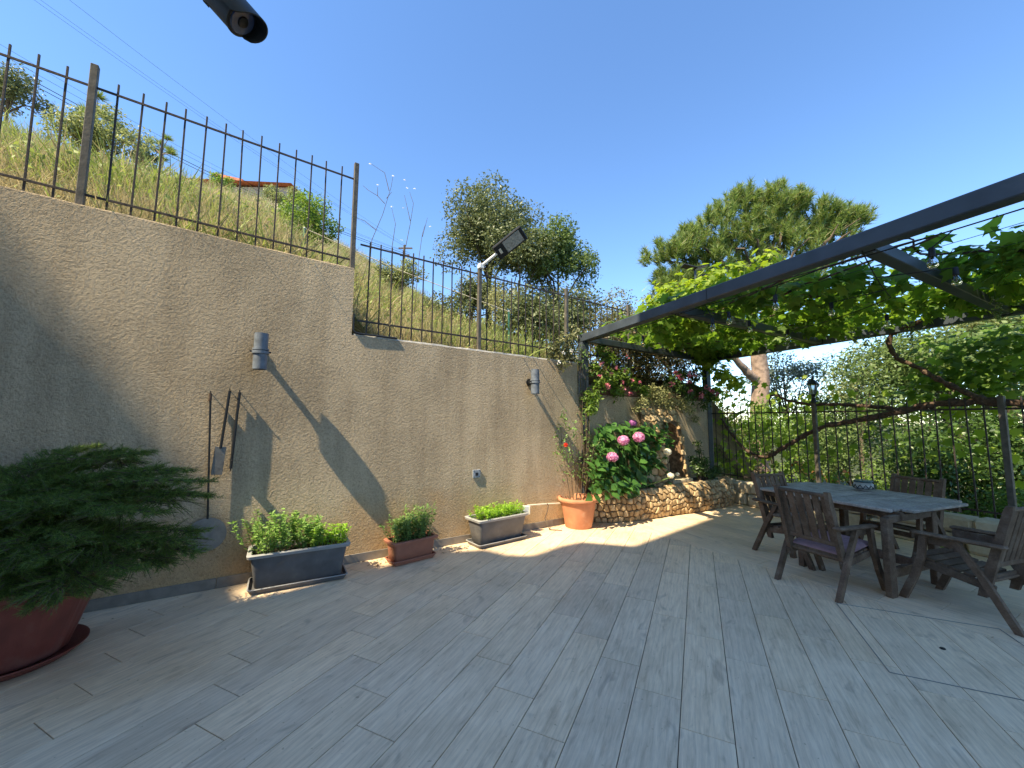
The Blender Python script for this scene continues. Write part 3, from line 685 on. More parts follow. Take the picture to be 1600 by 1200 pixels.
MB().obox(hc-hd*.165-hu*.0235, hd, hx, hu, .018, .035, .003, .001).build('sensor', IVORY, t)
MB().obox(hc+hu*.026, hd, hx, hu, .22, .098, .004, .001).build('solar_panel', LENS, t)

# ================================================================== HOUSE behind the camera, unseen (plan and height shaped to cast the terrace shade)
house = thing('house', 'tall pale rendered unseen house at the back of the terrace, shaped to shade the floor', 'house', (-4,-6,0))
def hp_(poly, z0, z1, nm, mat, parent=None):
    if area(poly) < 0: poly = poly[::-1]
    v, f = prism(poly, z0, z1); return MB().add(v, f).build(nm, mat, house, parent)
sh = [(-2.5,-.5),(.86,-.25),(.955,.51),(1.76,.43),(2.17,.26),(2.85,.19),(3.30,.38),(3.44,.70),(3.79,.95),(4.18,.76),(4.47,.78),(4.88,1.24),(5.65,1.15),(7.51,.94),(8.2,1.05)]
ZR = 12.0; k = ZR/1.31
edge = [tuple(W(u-k, n+.16*k)[:2]) for u, n in sh]
plan = edge[:-1]+[(-.9,-.75),(1.2,-2.0),(1.2,-8.5),(-13.0,-8.5)]
hp_(plan, -.02, ZR, 'wall', HWALL)
hp_([(-12.8,-8.4),(1.1,-8.4),(1.1,-2.6),(-6.0,-3.2)], ZR, ZR+.25, 'roof', COPE)
for z0 in (3.4, 6.3, 9.2):
    for y0 in (-7.6,-5.4,-3.4):
        w_ = MB().box((1.18,y0,z0),(1.24,y0+1.1,z0+1.3),.01).build('window', BLACK, house); MB().box((1.2,y0-.08,z0-.07),(1.3,y0+1.18,z0-.01),.005).build('sill', COPE, house, w_)
d_ = MB().box((1.18,-4.6,0),(1.24,-3.5,2.2),.01).build('door', BARK, house); MB().box((1.24,-3.65,.95),(1.28,-3.6,1.1),.004).build('handle', LGREY, house, d_)

# ================================================================== SECURITY CAMERA
ca = atY(379,34,1.14); cb0 = atY(331,-20,1.12)
d = nrm(ca-cb0); cb = ca-d*.225
t = thing('security_camera', 'dark grey bullet security camera hanging over the terrace against the sky', 'security camera', cb)
MB().lathe([(.0,-.02),(.030,-.02),(.044,.0),(.047,.02),(.047,.215),(.049,.217),(.049,.222)], cb, 36, d).build('body', DGREY, t, smooth=True)
sx_ = nrm(np.cross(d, UPV)); su = np.cross(sx_, d)
n_ = 20; vs = []; fs = []
for j, (r_, e0) in enumerate(((.049,0),(.053,0),(.053,1),(.049,1))):
    for i in range(n_+1):
        a = math.pi*(-.12+1.24*i/n_); ext = .262 if e0 else .09
        if e0: ext = .225+.045*math.sin(math.pi*i/n_)**.5
        vs.append(cb+d*ext+r_*(math.cos(a)*sx_+math.sin(a)*su))
m_ = n_+1
for j in range(4):
    for i in range(n_): fs.append((j*m_+i, j*m_+i+1, ((j+1)%4)*m_+i+1, ((j+1)%4)*m_+i))
MB().add(vs, fs).build('sun_hood', DGREY, t, smooth=True)
MB().lathe([(.046,.2225),(.044,.2235),(.0,.2235)], cb, 30, d).build('front_ring', BLACK, t)
MB().lathe([(.040,.224),(.037,.227),(.0,.227)], cb, 30, d).build('front_glass', LENS, t)
MB().lathe([(.017,.2275),(.015,.231),(.0,.233)], cb, 20, d).build('lens', BLACK, t)
for q in range(3): MB().obox(cb+d*(.115+.02*(q%2))-su*.0468+sx_*(-.012+.012*q), d, sx_, su, .012, .002, .0012, .0).build('printed_mark', BLACK, t)
wc = V3(-2.1,-.18,3.3)
MB().tube([cb-d*.015, cb-d*.06+UPV*.03, cb+V3(-.2,-.02,.22), wc], [.014,.014,.016,.016], 12).build('bracket_arm', DGREY, t, smooth=True)
MB().lathe([(.06,0),(.06,.02),(.05,.03),(.0,.03)], wc, 24, nrm(V3(.42,.9,0))).build('base_plate', DGREY, t)

# ================================================================== PERGOLA
ZB = 2.815; BW = .12
P1 = V3(1.13,6.24,0); fdir = nrm(V3(2.70,2.42,0)-P1); P1e = P1+fdir*6.35
P2 = V3(4.08,8.28,0); bdir = nrm(V3(5.72,4.60,0)-P2); P2e = P2+bdir*8.2
pg = thing('pergola', 'dark slate grey steel pergola with square posts and beams', 'pergola', (P1+P2e)/2)
def up(p, z): return p+UPV*z
def isect(p, d, q, e):
    m = np.array([[d[0],-e[0]],[d[1],-e[1]]]); s = np.linalg.solve(m, (q-p)[:2]); return p+d*s[0]
MB().obox(up(P1,1.375), fdir, np.cross(UPV,fdir), UPV, .06,.06,1.378,.006).build('post', STEEL, pg)
MB().obox(up(P2,1.375), bdir, np.cross(UPV,bdir), UPV, .06,.06,1.378,.006).build('post', STEEL, pg)
for p in (P1e, P2e): MB().obox(up(p,1.375), fdir, np.cross(UPV,fdir), UPV, .06,.06,1.378,.006).build('post', STEEL, pg)
fb = MB().beam(up(P1-fdir*.065,ZB), up(P1e+fdir*.06,ZB), BW, BW, .008).build('front_beam', STEEL, pg)
MB().beam(up(P2-bdir*.065,ZB), up(P2e+bdir*.06,ZB), BW, BW, .008).build('rear_beam', STEEL, pg)
sdr = nrm(P2-P1); MB().beam(up(P1+sdr*.09,ZB), up(P2-sdr*.075,ZB), .10, .10, .006).build('side_beam', STEEL, pg)
sm = P1+fdir*2.42
MB().obox(up(sm,ZB), fdir, np.cross(UPV,fdir), UPV, .005,.0615,.0615,.001).build('weld_seam', STEEL_SEAM, pg, fb)
cps = []
for a, b in (((2.06,4.63),(4.40,5.97)), ((2.911,2.988),(4.988,4.109)), ((3.5,1.35),(5.9,2.6))):
    a, b = V3(*a,0), V3(*b,0); dd = nrm(b-a); q0 = isect(a, dd, P1, fdir); q1 = isect(a, dd, P2, bdir); cps.append((q0,q1))
    MB().beam(up(q0+dd*.07,ZB), up(q1-dd*.07,ZB), .10, .10, .006).build('cross_beam', STEEL, pg)
MB().obox(up(P1-fdir*.068,ZB), fdir, np.cross(UPV,fdir), UPV, .006,.062,.062,.003).build('end_cap', IVORY, pg, fb)
for q0, q1 in cps:
    dd = nrm(q1-q0)
    for q, sgn in ((q0,1),(q1,-1)):
        MB().obox(up(q+dd*sgn*.066,ZB-.002), dd, np.cross(UPV,dd), UPV, .005,.056,.058,.002).build('joint_plate', STEEL_SEAM, pg)
        for s_ in (-1,1): MB().lathe([(.011,0),(.011,.006),(.006,.009),(.0,.009)], up(q+dd*sgn*.12+fdir*.03*s_,ZB-.05), 6, -UPV).build('bolt', LGREY, pg)
# trellis wires above the beams
def FB(a, s): return (P1+fdir*s)*(1-a)+(P2+bdir*(s*1.22))*a
for a in (.1,.22,.34,.46,.58,.7,.82,.93):
    MB().tube([up(FB(a,.05),ZB+.068), up(FB(a,3.1),ZB+.062), up(FB(a,6.3),ZB+.068)], .0025, 5).build('wire', CABLE, pg)
# junction box on the rear corner post
jb = thing('junction_box', 'small pale junction box under the rear corner of the pergola', 'electrical box', P2+V3(-.03,-.1,2.6))
MB().box(P2+V3(-.05,-.105,2.60), P2+V3(.03,-.065,2.70), .006).build('box', IVORY, jb); MB().box(P2+V3(-.04,-.109,2.61), P2+V3(.02,-.1045,2.69), .002).build('lid', WHITE, jb)
# twin solar lamp on a pole above the corner
sp = P2+V3(-.13,.05,0)
t = thing('twin_solar_lamp', 'small twin panel solar lamp on a thin pole above the pergola corner', 'garden lamp', up(sp,2.76))
MB().tube([up(sp,2.70), up(sp,4.78)], .022, 10).build('pole', STEEL, t); MB().beam(up(P2,2.71), up(sp,2.71), .03,.03).build('bracket', STEEL, t)
for s in (-1,1):
    dx = nrm(V3(s,.15,.32)); MB().obox(up(sp,4.80)+V3(s*.13,0,.05), dx, (0,1,0), np.cross(dx,(0,1,0)), .14,.10,.012,.003).build('panel', BLACK, t)
MB().obox(up(sp,4.66)+V3(.12,0,0), (1,0,.2), (0,1,0), (-.2,0,1), .09,.03,.015,.004).build('lamp_head', BLACK, t)

# ------------------------------------------------------------------ string lights
def string_light(label, pts, bulbs, sag=.05, drop=.06):
    pts = [np.asarray(p, float) for p in pts]; t = thing('string_light', label, 'string light', pts[0], 0)
    P = []
    for a, b in zip(pts[:-1], pts[1:]):
        for i in range(10): s = i/10; P.append(a+(b-a)*s-UPV*sag*4*s*(1-s))
    P.append(pts[-1]); MB().tube(P, .0045, 6).build('cable', CABLE, t)
    for b in bulbs:
        b = np.asarray(b, float); top = b+UPV*drop
        i = int(np.argmin([np.linalg.norm(q[:2]-b[:2]) for q in P])); 
        lead = MB().tube([P[i], (P[i]+top)/2+V3(.002,0,0), top], .004, 5).build('lead', CABLE, t)
        sk = MB().lathe([(.0,.065),(.013,.062),(.017,.05),(.019,.0),(.015,-.004)], b, 12).build('socket', BULBSOCK, t, smooth=True)
        MB().lathe([(.013,-.003),(.016,-.012),(.026,-.03),(.0295,-.048),(.026,-.066),(.014,-.078),(.0,-.081)], b, 16).build('bulb', GLASS, t, sk, smooth=True)
        MB().tube([b-UPV*.01, b+V3(.006,0,-.04), b+V3(-.004,0,-.055), b-UPV*.02], .0016, 4).build('filament', P_FIL, t, sk)
P_FIL = simple('filament', (.45,.25,.18), .5)
zh = ZB-.06
def hang(px, py, zb): return gz(px, py, zb)
b1 = [hang(1515,372,2.50), hang(1356,430,2.55), hang(1229,464,2.50), hang(1139,494,2.58), hang(1068,515,2.55)]
fr_pts = [up(FB(0,0.06),zh), up(FB(0,2.3)+V3(.05,.02,0),zh-.01), up(FB(0,3.4)+V3(.05,.02,0),zh-.02), up(FB(0,6.0)+V3(.06,.03,0),zh-.01)]
def below(s, dz): return up(FB(0,s)+V3(.085,.035,0), zh-dz)
string_light('black string light with clear bulbs slung under the front pergola beam', fr_pts, [below(4.06,.16), below(3.02,.17), below(2.35,.22), below(1.28,.2)], .025)
string_light('black string light with clear bulbs slung across under the vine leaves', [up(cps[1][0],zh), up(FB(.45,3.2),zh+.02), up(FB(.62,1.9),zh+.02), up(cps[0][1],zh)], [gz(1494,430,2.62), gz(1386,500,2.60), gz(1299,482,2.66), gz(1231,522,2.62)], .04)
string_light('black string light with clear bulbs along the first cross beam', [up(cps[0][0],zh), up((cps[0][0]+cps[0][1])/2,zh), up(cps[0][1],zh)], [gz(1139,496,2.62), gz(1171,509,2.62)], .03)
sb = lambda s: up(P1+sdr*s, zh+.01)
string_light('string light with clear bulbs wound along the side beam over the hydrangea', [sb(.1), sb(1.2), sb(2.3), sb(3.45)], [up(P1+sdr*.33,2.56), up(P1+sdr*.72,2.57), up(P1+sdr*1.72,2.60), up(P1+sdr*2.32,2.58), up(P1+sdr*3.2,2.58)], .05)

# ================================================================== STONE BED, NICHE, LOW WALL
bedpts = [V3(1.20,6.10,0), V3(1.50,6.09,0), V3(1.80,6.16,0), V3(2.25,6.38,0), V3(2.75,6.66,0), V3(3.05,6.78,0), V3(3.35,6.96,0), V3(3.75,7.22,0), V3(4.02,7.42,0), V3(4.18,7.66,0)]
def resample(P, n):
    P = np.array(P); L = np.concatenate([[0], np.cumsum(np.linalg.norm(np.diff(P, axis=0), axis=1))]); s = np.linspace(0, L[-1], n)
    return np.stack([np.interp(s, L, P[:,k]) for k in range(3)], 1), L[-1]
BP, BL = resample(bedpts, 60); bt = np.gradient(BP, axis=0); bt /= np.linalg.norm(bt, axis=1)[:,None]; bn = np.stack([bt[:,1], -bt[:,0], 0*bt[:,0]], 1)
def bedsurf(s, z, h=0):
    x = np.clip(s/BL, 0, 1)*59; i = int(min(x, 58)); f = x-i
    p = BP[i]*(1-f)+BP[i+1]*f; n = nrm(bn[i]*(1-f)+bn[i+1]*f)
    bulge = .05*math.sin(min(z/.48,1)*math.pi)-.05*(z/.48)**2
    return p+n*(bulge+h)+UPV*z
BH = .46
bed = thing('stone_planter_bed', 'raised garden bed faced with golden irregular stones under the pergola corner', 'planter', BP[20]*V3(1,1,0))
vs = []; fs = []
for i in range(60):
    for j in range(6): vs.append(bedsurf(BL*i/59, BH*j/5, -.004))
for i in range(60): vs.append(W(uv(BP[i])[0], .0, BH-.08))
for i in range(59):
    for j in range(5): a = i*6+j; fs.append((a, a+6, a+7, a+1))
    fs.append((i*6+5, (i+1)*6+5, 360+i+1, 360+i))
MB().add(vs, fs).build('bed_core', MORTAR, bed)
def stones(root, surf, box, size, keep=lambda x, y: True, mat=STONE, hgt=(.016,.034), gap=.0055, name='stone', dens=1.0):
    w, h = box[1]-box[0], box[3]-box[2]; nx, ny = max(1, int(w/size)), max(1, int(h/size)); pts = []
    for j in range(ny):
        for i in range(nx):
            pts.append((box[0]+w*(i+.5+.5*(j%2)-.25+random.uniform(-.34,.34))/nx, box[2]+h*(j+.5+random.uniform(-.34,.34))/ny))
    cnt = 0
    for poly in voronoi(pts, box):
        if len(poly) < 3: continue
        poly = dedupe(shrink(dedupe(poly), gap), .006)
        if len(poly) < 3: continue
        c = np.mean(poly, axis=0)
        if not keep(*c): continue
        a = abs(area(poly)); 
        if a < .0012: continue
        H_ = random.uniform(*hgt); n = len(poly); base = [surf(p[0],p[1],-.006) for p in poly]
        def toward(f, hh): return [surf(c[0]+(p[0]-c[0])*f, c[1]+(p[1]-c[1])*f, hh+random.uniform(-.003,.003)) for p in poly]
        mid = toward(.97, H_*.6); top = toward(.74, H_); cen = surf(c[0], c[1], H_*1.08)
        o3 = surf(c[0], c[1], 0); v = np.array(base+mid+top+[cen])-o3
        f = [(i,(i+1)%n,n+(i+1)%n,n+i) for i in range(n)]+[(n+i,n+(i+1)%n,2*n+(i+1)%n,2*n+i) for i in range(n)]+[(2*n+i,2*n+(i+1)%n,3*n) for i in range(n)]
        me = bpy.data.meshes.new(name); me.from_pydata([tuple(q) for q in v], [], f); me.materials.append(mat)
        o = link(name, me, None, root); o.location = o3-np.array(root['_o']); cnt += 1
    return cnt
print('bed stones', stones(bed, bedsurf, (0, BL, .0, BH), .088, gap=.007, hgt=(.018,.04)))
# top edge stones of the bed
def bedtop(s, y, h=0):
    x = np.clip(s/BL,0,1)*59; i = int(min(x,58)); f = x-i; p = BP[i]*(1-f)+BP[i+1]*f; n = nrm(bn[i]*(1-f)+bn[i+1]*f)
    return p-n*(y+.03)+UPV*(BH-.006+h)
print('bed top stones', stones(bed, bedtop, (BL*.42, BL, 0, .13), .115, hgt=(.012,.03)))
soil = MB(); 
for i in range(59):
    a, b = W(uv(BP[i])[0],.01), W(uv(BP[i+1])[0],.01); q0, q1 = BP[i]-bn[i]*.1, BP[i+1]-bn[i+1]*.1
    soil.add([up(q0,BH-.05), up(q1,BH-.05), up(b,BH-.03), up(a,BH-.03)], [(0,1,2,3)])
soil.build('soil', SOIL, bed)
# niche: a stone grotto standing on the bed against the wall
uc, zc = pw(1045,700,.30); NZ0, NZ1 = BH-.06, 1.74; NW = .62
nic = thing('stone_niche', 'golden rubble stone grotto with a tall dark arched niche behind the hydrangea', 'grotto', W(uc,.2,NZ0))
OW, OZ0, OZ1 = .235, .52, 1.50; uo = uc+.12
def nicsurf(x, z, h=0):
    t_ = (z-NZ0)/(NZ1-NZ0); prot = (.42-.20*t_)*math.sqrt(max(.0, 1-min(1,abs(x/(NW*1.12)))**2.6)); prot *= (1-max(0,t_-.75)*1.6)
    return W(uc+x, prot+h, z)
def in_open(x, z, m=0.0):
    dx = x-(uo-uc); zt = OZ1-OW
    if abs(dx) < OW+m and OZ0-m < z < zt: return True
    return z >= zt and dx*dx+(z-zt)**2 < (OW+m)**2
def outline(x, z):
    t_ = (z-NZ0)/(NZ1-NZ0); return abs(x) < NW*(1-.42*max(0,t_-.35)**1.3)
print('niche stones', stones(nic, nicsurf, (-NW,NW,NZ0,NZ1), .112, lambda x, z: outline(x,z) and not in_open(x,z,.035), hgt=(.02,.05)))
# core with the opening cut out (grid cells)
gx, gzz = 46, 46; vs = []; fs = []; idx = {}
def vid(i, j):
    if (i,j) not in idx: idx[(i,j)] = len(vs); vs.append(nicsurf(-NW+2*NW*i/gx, NZ0+(NZ1-NZ0)*j/gzz, -.004))
    return idx[(i,j)]
for i in range(gx):
    for j in range(gzz):
        x, z = -NW+2*NW*(i+.5)/gx, NZ0+(NZ1-NZ0)*(j+.5)/gzz
        if outline(x*.97,z) and not in_open(x,z): fs.append((vid(i,j),vid(i+1,j),vid(i+1,j+1),vid(i,j+1)))
MB().add(vs, fs).build('niche_core', MORTAR, nic)
# recess lining
ring = [(uo-OW,OZ0)]+[(uo-OW,OZ0+(OZ1-OW-OZ0)*k/6) for k in range(1,7)]+[(uo-OW*math.cos(a), OZ1-OW+OW*math.sin(a)) for a in np.linspace(0,math.pi,13)[1:-1]]+[(uo+OW,OZ0+(OZ1-OW-OZ0)*k/6) for k in range(6,0,-1)]+[(uo+OW,OZ0)]
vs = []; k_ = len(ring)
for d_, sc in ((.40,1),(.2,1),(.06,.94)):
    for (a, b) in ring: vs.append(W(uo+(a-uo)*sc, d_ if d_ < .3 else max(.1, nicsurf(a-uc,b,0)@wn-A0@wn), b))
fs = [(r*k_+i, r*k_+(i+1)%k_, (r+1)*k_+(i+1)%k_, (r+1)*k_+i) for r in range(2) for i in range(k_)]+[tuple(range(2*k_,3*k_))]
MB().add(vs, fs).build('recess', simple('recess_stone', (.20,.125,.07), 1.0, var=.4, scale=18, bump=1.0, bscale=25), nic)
def recsurf(x, z, h=0): return W(uo+x, .065+h, z)
print('recess stones', stones(nic, recsurf, (-OW*.93,OW*.93,OZ0,OZ1-.03), .115, lambda x, z: in_open(x+uo-uc,z,-.03), hgt=(.01,.03), name='recess_stone'))
MB().obox(W(uo,.33,OZ0-.02), wd, wn, UPV, OW+.05, .16, .03, .012).build('ledge', LIME, nic)

# low limestone wall under the terrace fence
lw = thing('low_stone_wall', 'low wall of pale rough limestone blocks under the terrace fence', 'wall', FB0+fd*2)
s = -.55; rows = ((0,.21),(.215,.19))
for zi, (z0, hh) in enumerate(rows):
    s = -.30-.18*zi
    while s < 9:
        L = random.uniform(.34,.56); c = FB0+fd*(s+L/2); j = random.uniform(-.02,.02)
        mb = MB(); mb.obox(c+fn*(-.06+j)+UPV*(z0+hh/2), fd, fn, UPV, L/2-.006, .15, hh/2-.004, .03)
        v = np.array(mb.v)+rng.normal(size=(len(mb.v),3))*.009; mb.v = [tuple(q) for q in v]
        mb.build('block', LIME, lw); s += L
# ------------------------------------------------------------------ terrace fence, lantern post
tf = lambda u: FB0+fd*u
pk = picket_mesh(1.40)
fence('iron_fence', 'dark iron picket fence along the terrace edge behind the dining table', FB0+fd*2+UPV*.41, [.0,2.03,4.03,6.05,8.07], [13,13,13,13], lambda u: .41, (.07,1.27), 0, .01, 0, .055, 1.42, tf, pk)
lpst = tf(2.03)
t = thing('lantern', 'black hexagonal garden lantern with a finial on the fence post', 'lantern', up(lpst,1.83))
zz0 = 1.832
MB().lathe([(.062,0),(.062,.012),(.04,.022),(.028,.05),(.022,.09),(.026,.115),(.034,.125),(.034,.135)], up(lpst,zz0), 20).build('base', BLACK, t, smooth=True)
MB().lathe([(.034,.137),(.040,.16),(.066,.285)], up(lpst,zz0), 6).build('glass', FROST, t)
for k in range(6):
    a = 2*math.pi*k/6; ax_, ay_ = nrm(np.cross(V3(1,0,0),UPV)), None
    axx = nrm(np.cross(V3(1,0,0), V3(0,0,1))); ayy = np.cross(V3(0,0,1), axx); e = math.cos(a)*axx+math.sin(a)*ayy
    MB().beam(up(lpst,zz0+.136)+e*.037, up(lpst,zz0+.287)+e*.069, .010,.010,.001).build('glazing_bar', BLACK, t)
MB().lathe([(.070,.287),(.088,.290),(.084,.305),(.055,.345),(.022,.375),(.018,.39),(.010,.395)], up(lpst,zz0), 6).build('cap', BLACK, t)
MB().lathe([(.012,.394),(.014,.402),(.006,.41),(.004,.44),(.0005,.462)], up(lpst,zz0), 10).build('finial', BLACK, t)
MB().lathe([(.014,.14),(.016,.20),(.0,.215)], up(lpst,zz0), 12).build('bulb', WHITE, t)

# ================================================================== TABLE AND CHAIRS
tl = nrm(V3(-.36,.933,0)); tx = V3(tl[1], -tl[0], 0)           # table length axis, width axis (away from camera to the right)
N0 = V3(3.44,3.555,0)
TL, TW, TZ = 1.50, 1.24, .73
tb = thing('dining_table', 'weathered grey slatted wooden dining table under the pergola', 'table', N0+tl*TL/2+tx*TW/2)
def T(a, b, z): return N0+tl*a+tx*b+UPV*z
ns = 15; sw = TL/ns; ch = .13
for i in range(ns):
    a0, a1 = i*sw+.006, (i+1)*sw-.006; cut0 = max(0, ch-i*sw)*.8; cut1 = max(0, ch-(TL-(i+1)*sw))*.9; cut = max(cut0, cut1)
    MB().obox(T((a0+a1)/2, TW/2, TZ-.0125), tx, tl, UPV, TW/2-.05-cut, (a1-a0)/2, .0125, .004).build('table_slat', TEAK_TOP, tb)
for b in (.026, TW-.026):
    MB().beam(T(ch*.8,b,TZ-.014), T(TL-ch*.9,b,TZ-.014), .05, .03, .006).build('edge_rail', TEAK_TOP, tb)
for b in (.10, TW-.18): MB().beam(T(.06,b,TZ-.058), T(TL-.1,b,TZ-.058), .03, .065, .004).build('apron', TEAK, tb)
LA = [gz(1394,933), gz(1256,884), gz(1464,913), gz(1464,913)+(gz(1256,884)-gz(1394,933))]
for k_, p in enumerate(LA):
    MB().obox(up(p*V3(1,1,0),.335), tl, tx, UPV, .028, .042, .335, .006).build('leg', TEAK, tb)
MB().beam(up(LA[0],.20), up(LA[2],.20), .04, .08).build('stretcher', TEAK, tb); MB().beam(up(LA[1],.20), up(LA[3],.20), .04, .08).build('stretcher', TEAK, tb)
MB().beam(up((LA[0]+LA[2])/2,.24), up((LA[1]+LA[3])/2,.24), .04, .08).build('stretcher', TEAK, tb)
MB().beam(up(LA[0],.655), up(LA[2],.655), .04, .06).build('top_rail', TEAK, tb); MB().beam(up(LA[1],.655), up(LA[3],.655), .04, .06).build('top_rail', TEAK, tb)
# painted pottery bowl
bp_ = gz(1350,767,TZ)
bw = thing('pottery_bowl', 'small painted pottery bowl with a teal rim on the dining table', 'bowl', bp_)
MB().lathe([(.0,.002),(.05,.0),(.058,.006),(.088,.03),(.098,.055),(.090,.080),(.076,.094),(.070,.097),(.080,.102),(.085,.112),(.082,.118),(.074,.116),(.068,.100),(.080,.08),(.085,.055),(.05,.02),(.0,.016)], bp_, 36).build('body', CERB, bw, smooth=True)
for k in range(12):
    a0 = 2*math.pi*k/12; pts = []
    for q in range(9):
        s_ = q/8; a = a0+s_*2*math.pi/12; z = .035+.04*abs(2*s_-1); r_ = np.interp(z, [.03,.055,.08], [.0885,.0985,.0905])+.0008; pts.append(bp_+V3(r_*math.cos(a), r_*math.sin(a), z))
    MB().tube(pts, .0042, 5).build('painted_line', CERD, bw)
MB().lathe([(.0855,.028),(.0895,.029),(.0910,.034),(.088,.036)], bp_, 36).build('band', CERD, bw, smooth=True)
MB().lathe([(.070,.0985),(.0815,.1025),(.0865,.112),(.083,.1195),(.073,.1175)], bp_, 36).build('rim', CERG, bw, smooth=True)

def chair(label, c, fwd, cushion=False):
    """c: floor point midway between the four feet; fwd: facing direction"""
    fwd = nrm(fwd); rz = math.atan2(fwd[1], fwd[0])-math.pi/2
    t = thing('garden_armchair', label, 'chair', (c[0],c[1],0), rz if abs(rz) > 1e-6 else 1e-5, 'dining chairs around the garden table')
    hw = .262
    def leg(nm, x, yz):
        mb = MB(); w = .036; vs = []; n = len(yz)
        for i, (y, z, d) in enumerate(yz):
            for sx, sd_ in ((-1,-1),(1,-1),(1,1),(-1,1)): vs.append((x+sx*w/2, y+sd_*d/2, z))
        fs = [(i*4+k, i*4+(k+1)%4, i*4+4+(k+1)%4, i*4+4+k) for i in range(n-1) for k in range(4)]+[(3,2,1,0),tuple(4*(n-1)+k for k in range(4))]
        mb.add(vs, fs); return mb.build(nm, TEAK, t)
    for s in (-1,1):
        leg('leg', s*hw, [(.335,0,.052),(.315,.05,.058),(.25,.2,.056),(.19,.38,.05),(.165,.57,.048)])
        leg('leg', s*hw, [(-.335,0,.048),(-.31,.05,.052),(-.17,.33,.052),(-.03,.57,.048)])
        MB().obox((s*(hw+.004),-.045,.587), (0,1,-.03), (1,0,0), (0,.03,1), .27,.036,.014,.012).build('armrest', TEAK, t)
        MB().obox((s*(hw-.03),.07,.535), (0,1,0), (1,0,0), (0,0,1), .13,.011,.035,.004).build('arm_bracket', TEAK, t)
        MB().beam((s*(hw-.034),.27,.345), (s*(hw-.034),-.22,.265), .024,.06).build('seat_rail', TEAK, t)
        leg('back_post', s*(hw-.034)*.98, [(-.145,.19,.05),(-.175,.30,.062),(-.255,.60,.055),(-.325,.86,.05),(-.335,.90,.036)])
    MB().beam((-hw,-.163,.315),(hw,-.163,.315), .02,.055).build('rear_stretcher', TEAK, t)
    MB().beam((-hw+.02,.262,.33),(hw-.02,.262,.33), .024,.05).build('front_rail', TEAK, t)
    for i in range(6):
        y = .235-.078*i; MB().obox((0,y,.378+(y-.235)*.165), (1,0,0), (0,1,.165), (0,-.165,1), hw-.035,.032,.009,.003).build('seat_slat', TEAK, t)
    top, bot = V3(0,-.318,.865), V3(0,-.207,.435)
    MB().tube([top+V3(-hw+.03,0,0), top+V3(hw-.03,0,0)], .017, 10).build('top_rail', TEAK, t, smooth=True)
    MB().beam(bot+V3(-hw+.03,0,0), bot+V3(hw-.03,0,0), .022,.036).build('lower_rail', TEAK, t)
    for i in range(6):
        x = (i-2.5)*.0735; MB().beam(V3(x,bot[1],bot[2]+.01), V3(x,top[1],top[2]-.008), .058,.012,.003, up=(0,1,0)).build('back_slat', TEAK, t)
    if cushion:
        me_v = []; n_ = 14
        mb = MB(); 
        for sgn in (1,-1):
            for i in range(n_+1):
                for j in range(n_+1):
                    x, y = -1+2*i/n_, -1+2*j/n_; q = max(0,1-abs(x)**4)**.5*max(0,1-abs(y)**4)**.5
                    xx, yy = x*.232, .045+y*.215; mb.v.append((xx, yy, .402+(yy-.235)*.165+ .01+sgn*(.004+.024*q)+(.02 if sgn>0 else 0)*0))
        m_ = n_+1
        for i in range(n_):
            for j in range(n_):
                a = i*m_+j; mb.f.append((a,a+m_,a+m_+1,a+1)); b = a+m_*m_; mb.f.append((b,b+1,b+m_+1,b+m_))
        for i in range(n_):
            for (a, b) in ((i*m_,(i+1)*m_),((i+1)*m_+n_,i*m_+n_),(i+1,i),(n_*m_+i,n_*m_+i+1)): mb.f.append((a,a+m_*m_,b+m_*m_,b))
        cu = mb.build('cushion', CUSH, smooth=True)
        cu.location = (c[0],c[1],0); cu.rotation_euler = (0,0,rz); tag(cu, 'flat plum purple seat cushion on the dining chair with its back to the wall', 'cushion')
    return t
r1, r2, f1, f2 = gz(1317,941), gz(1216,904), gz(1385,924), gz(1279,891)
chair('dark wooden garden armchair with the purple cushion, its back to the wall', (r1+r2+f1+f2)/4, (f1+f2-r1-r2)*.5*.6+tx*.25, True)
rl = gz(1179,859); fw2 = nrm(V3(.31,-.95,0)); lat2 = V3(-fw2[1], fw2[0], 0)
chair('dark wooden garden armchair at the table end beside the stone bed', rl+lat2*.262+fw2*.335, fw2)
g1, g2 = gz(1584,990), gz(1420,935); fw3 = nrm(g2-g1); lat3 = V3(fw3[1], -fw3[0], 0)
chair('dark wooden garden armchair without cushion at the table end away from the stone bed', (g1+g2)/2+lat3*.262, fw3)
bl, br = gz(1386,741,.88), gz(1486,752,.88); md = (bl+br)/2; fw4 = -nrm(V3(-(br-bl)[1], (br-bl)[0], 0)); 
if fw4@tx > 0: fw4 = -fw4
chair('dark wooden garden armchair on the fence side of the table', md*V3(1,1,0)+fw4*.325, fw4)

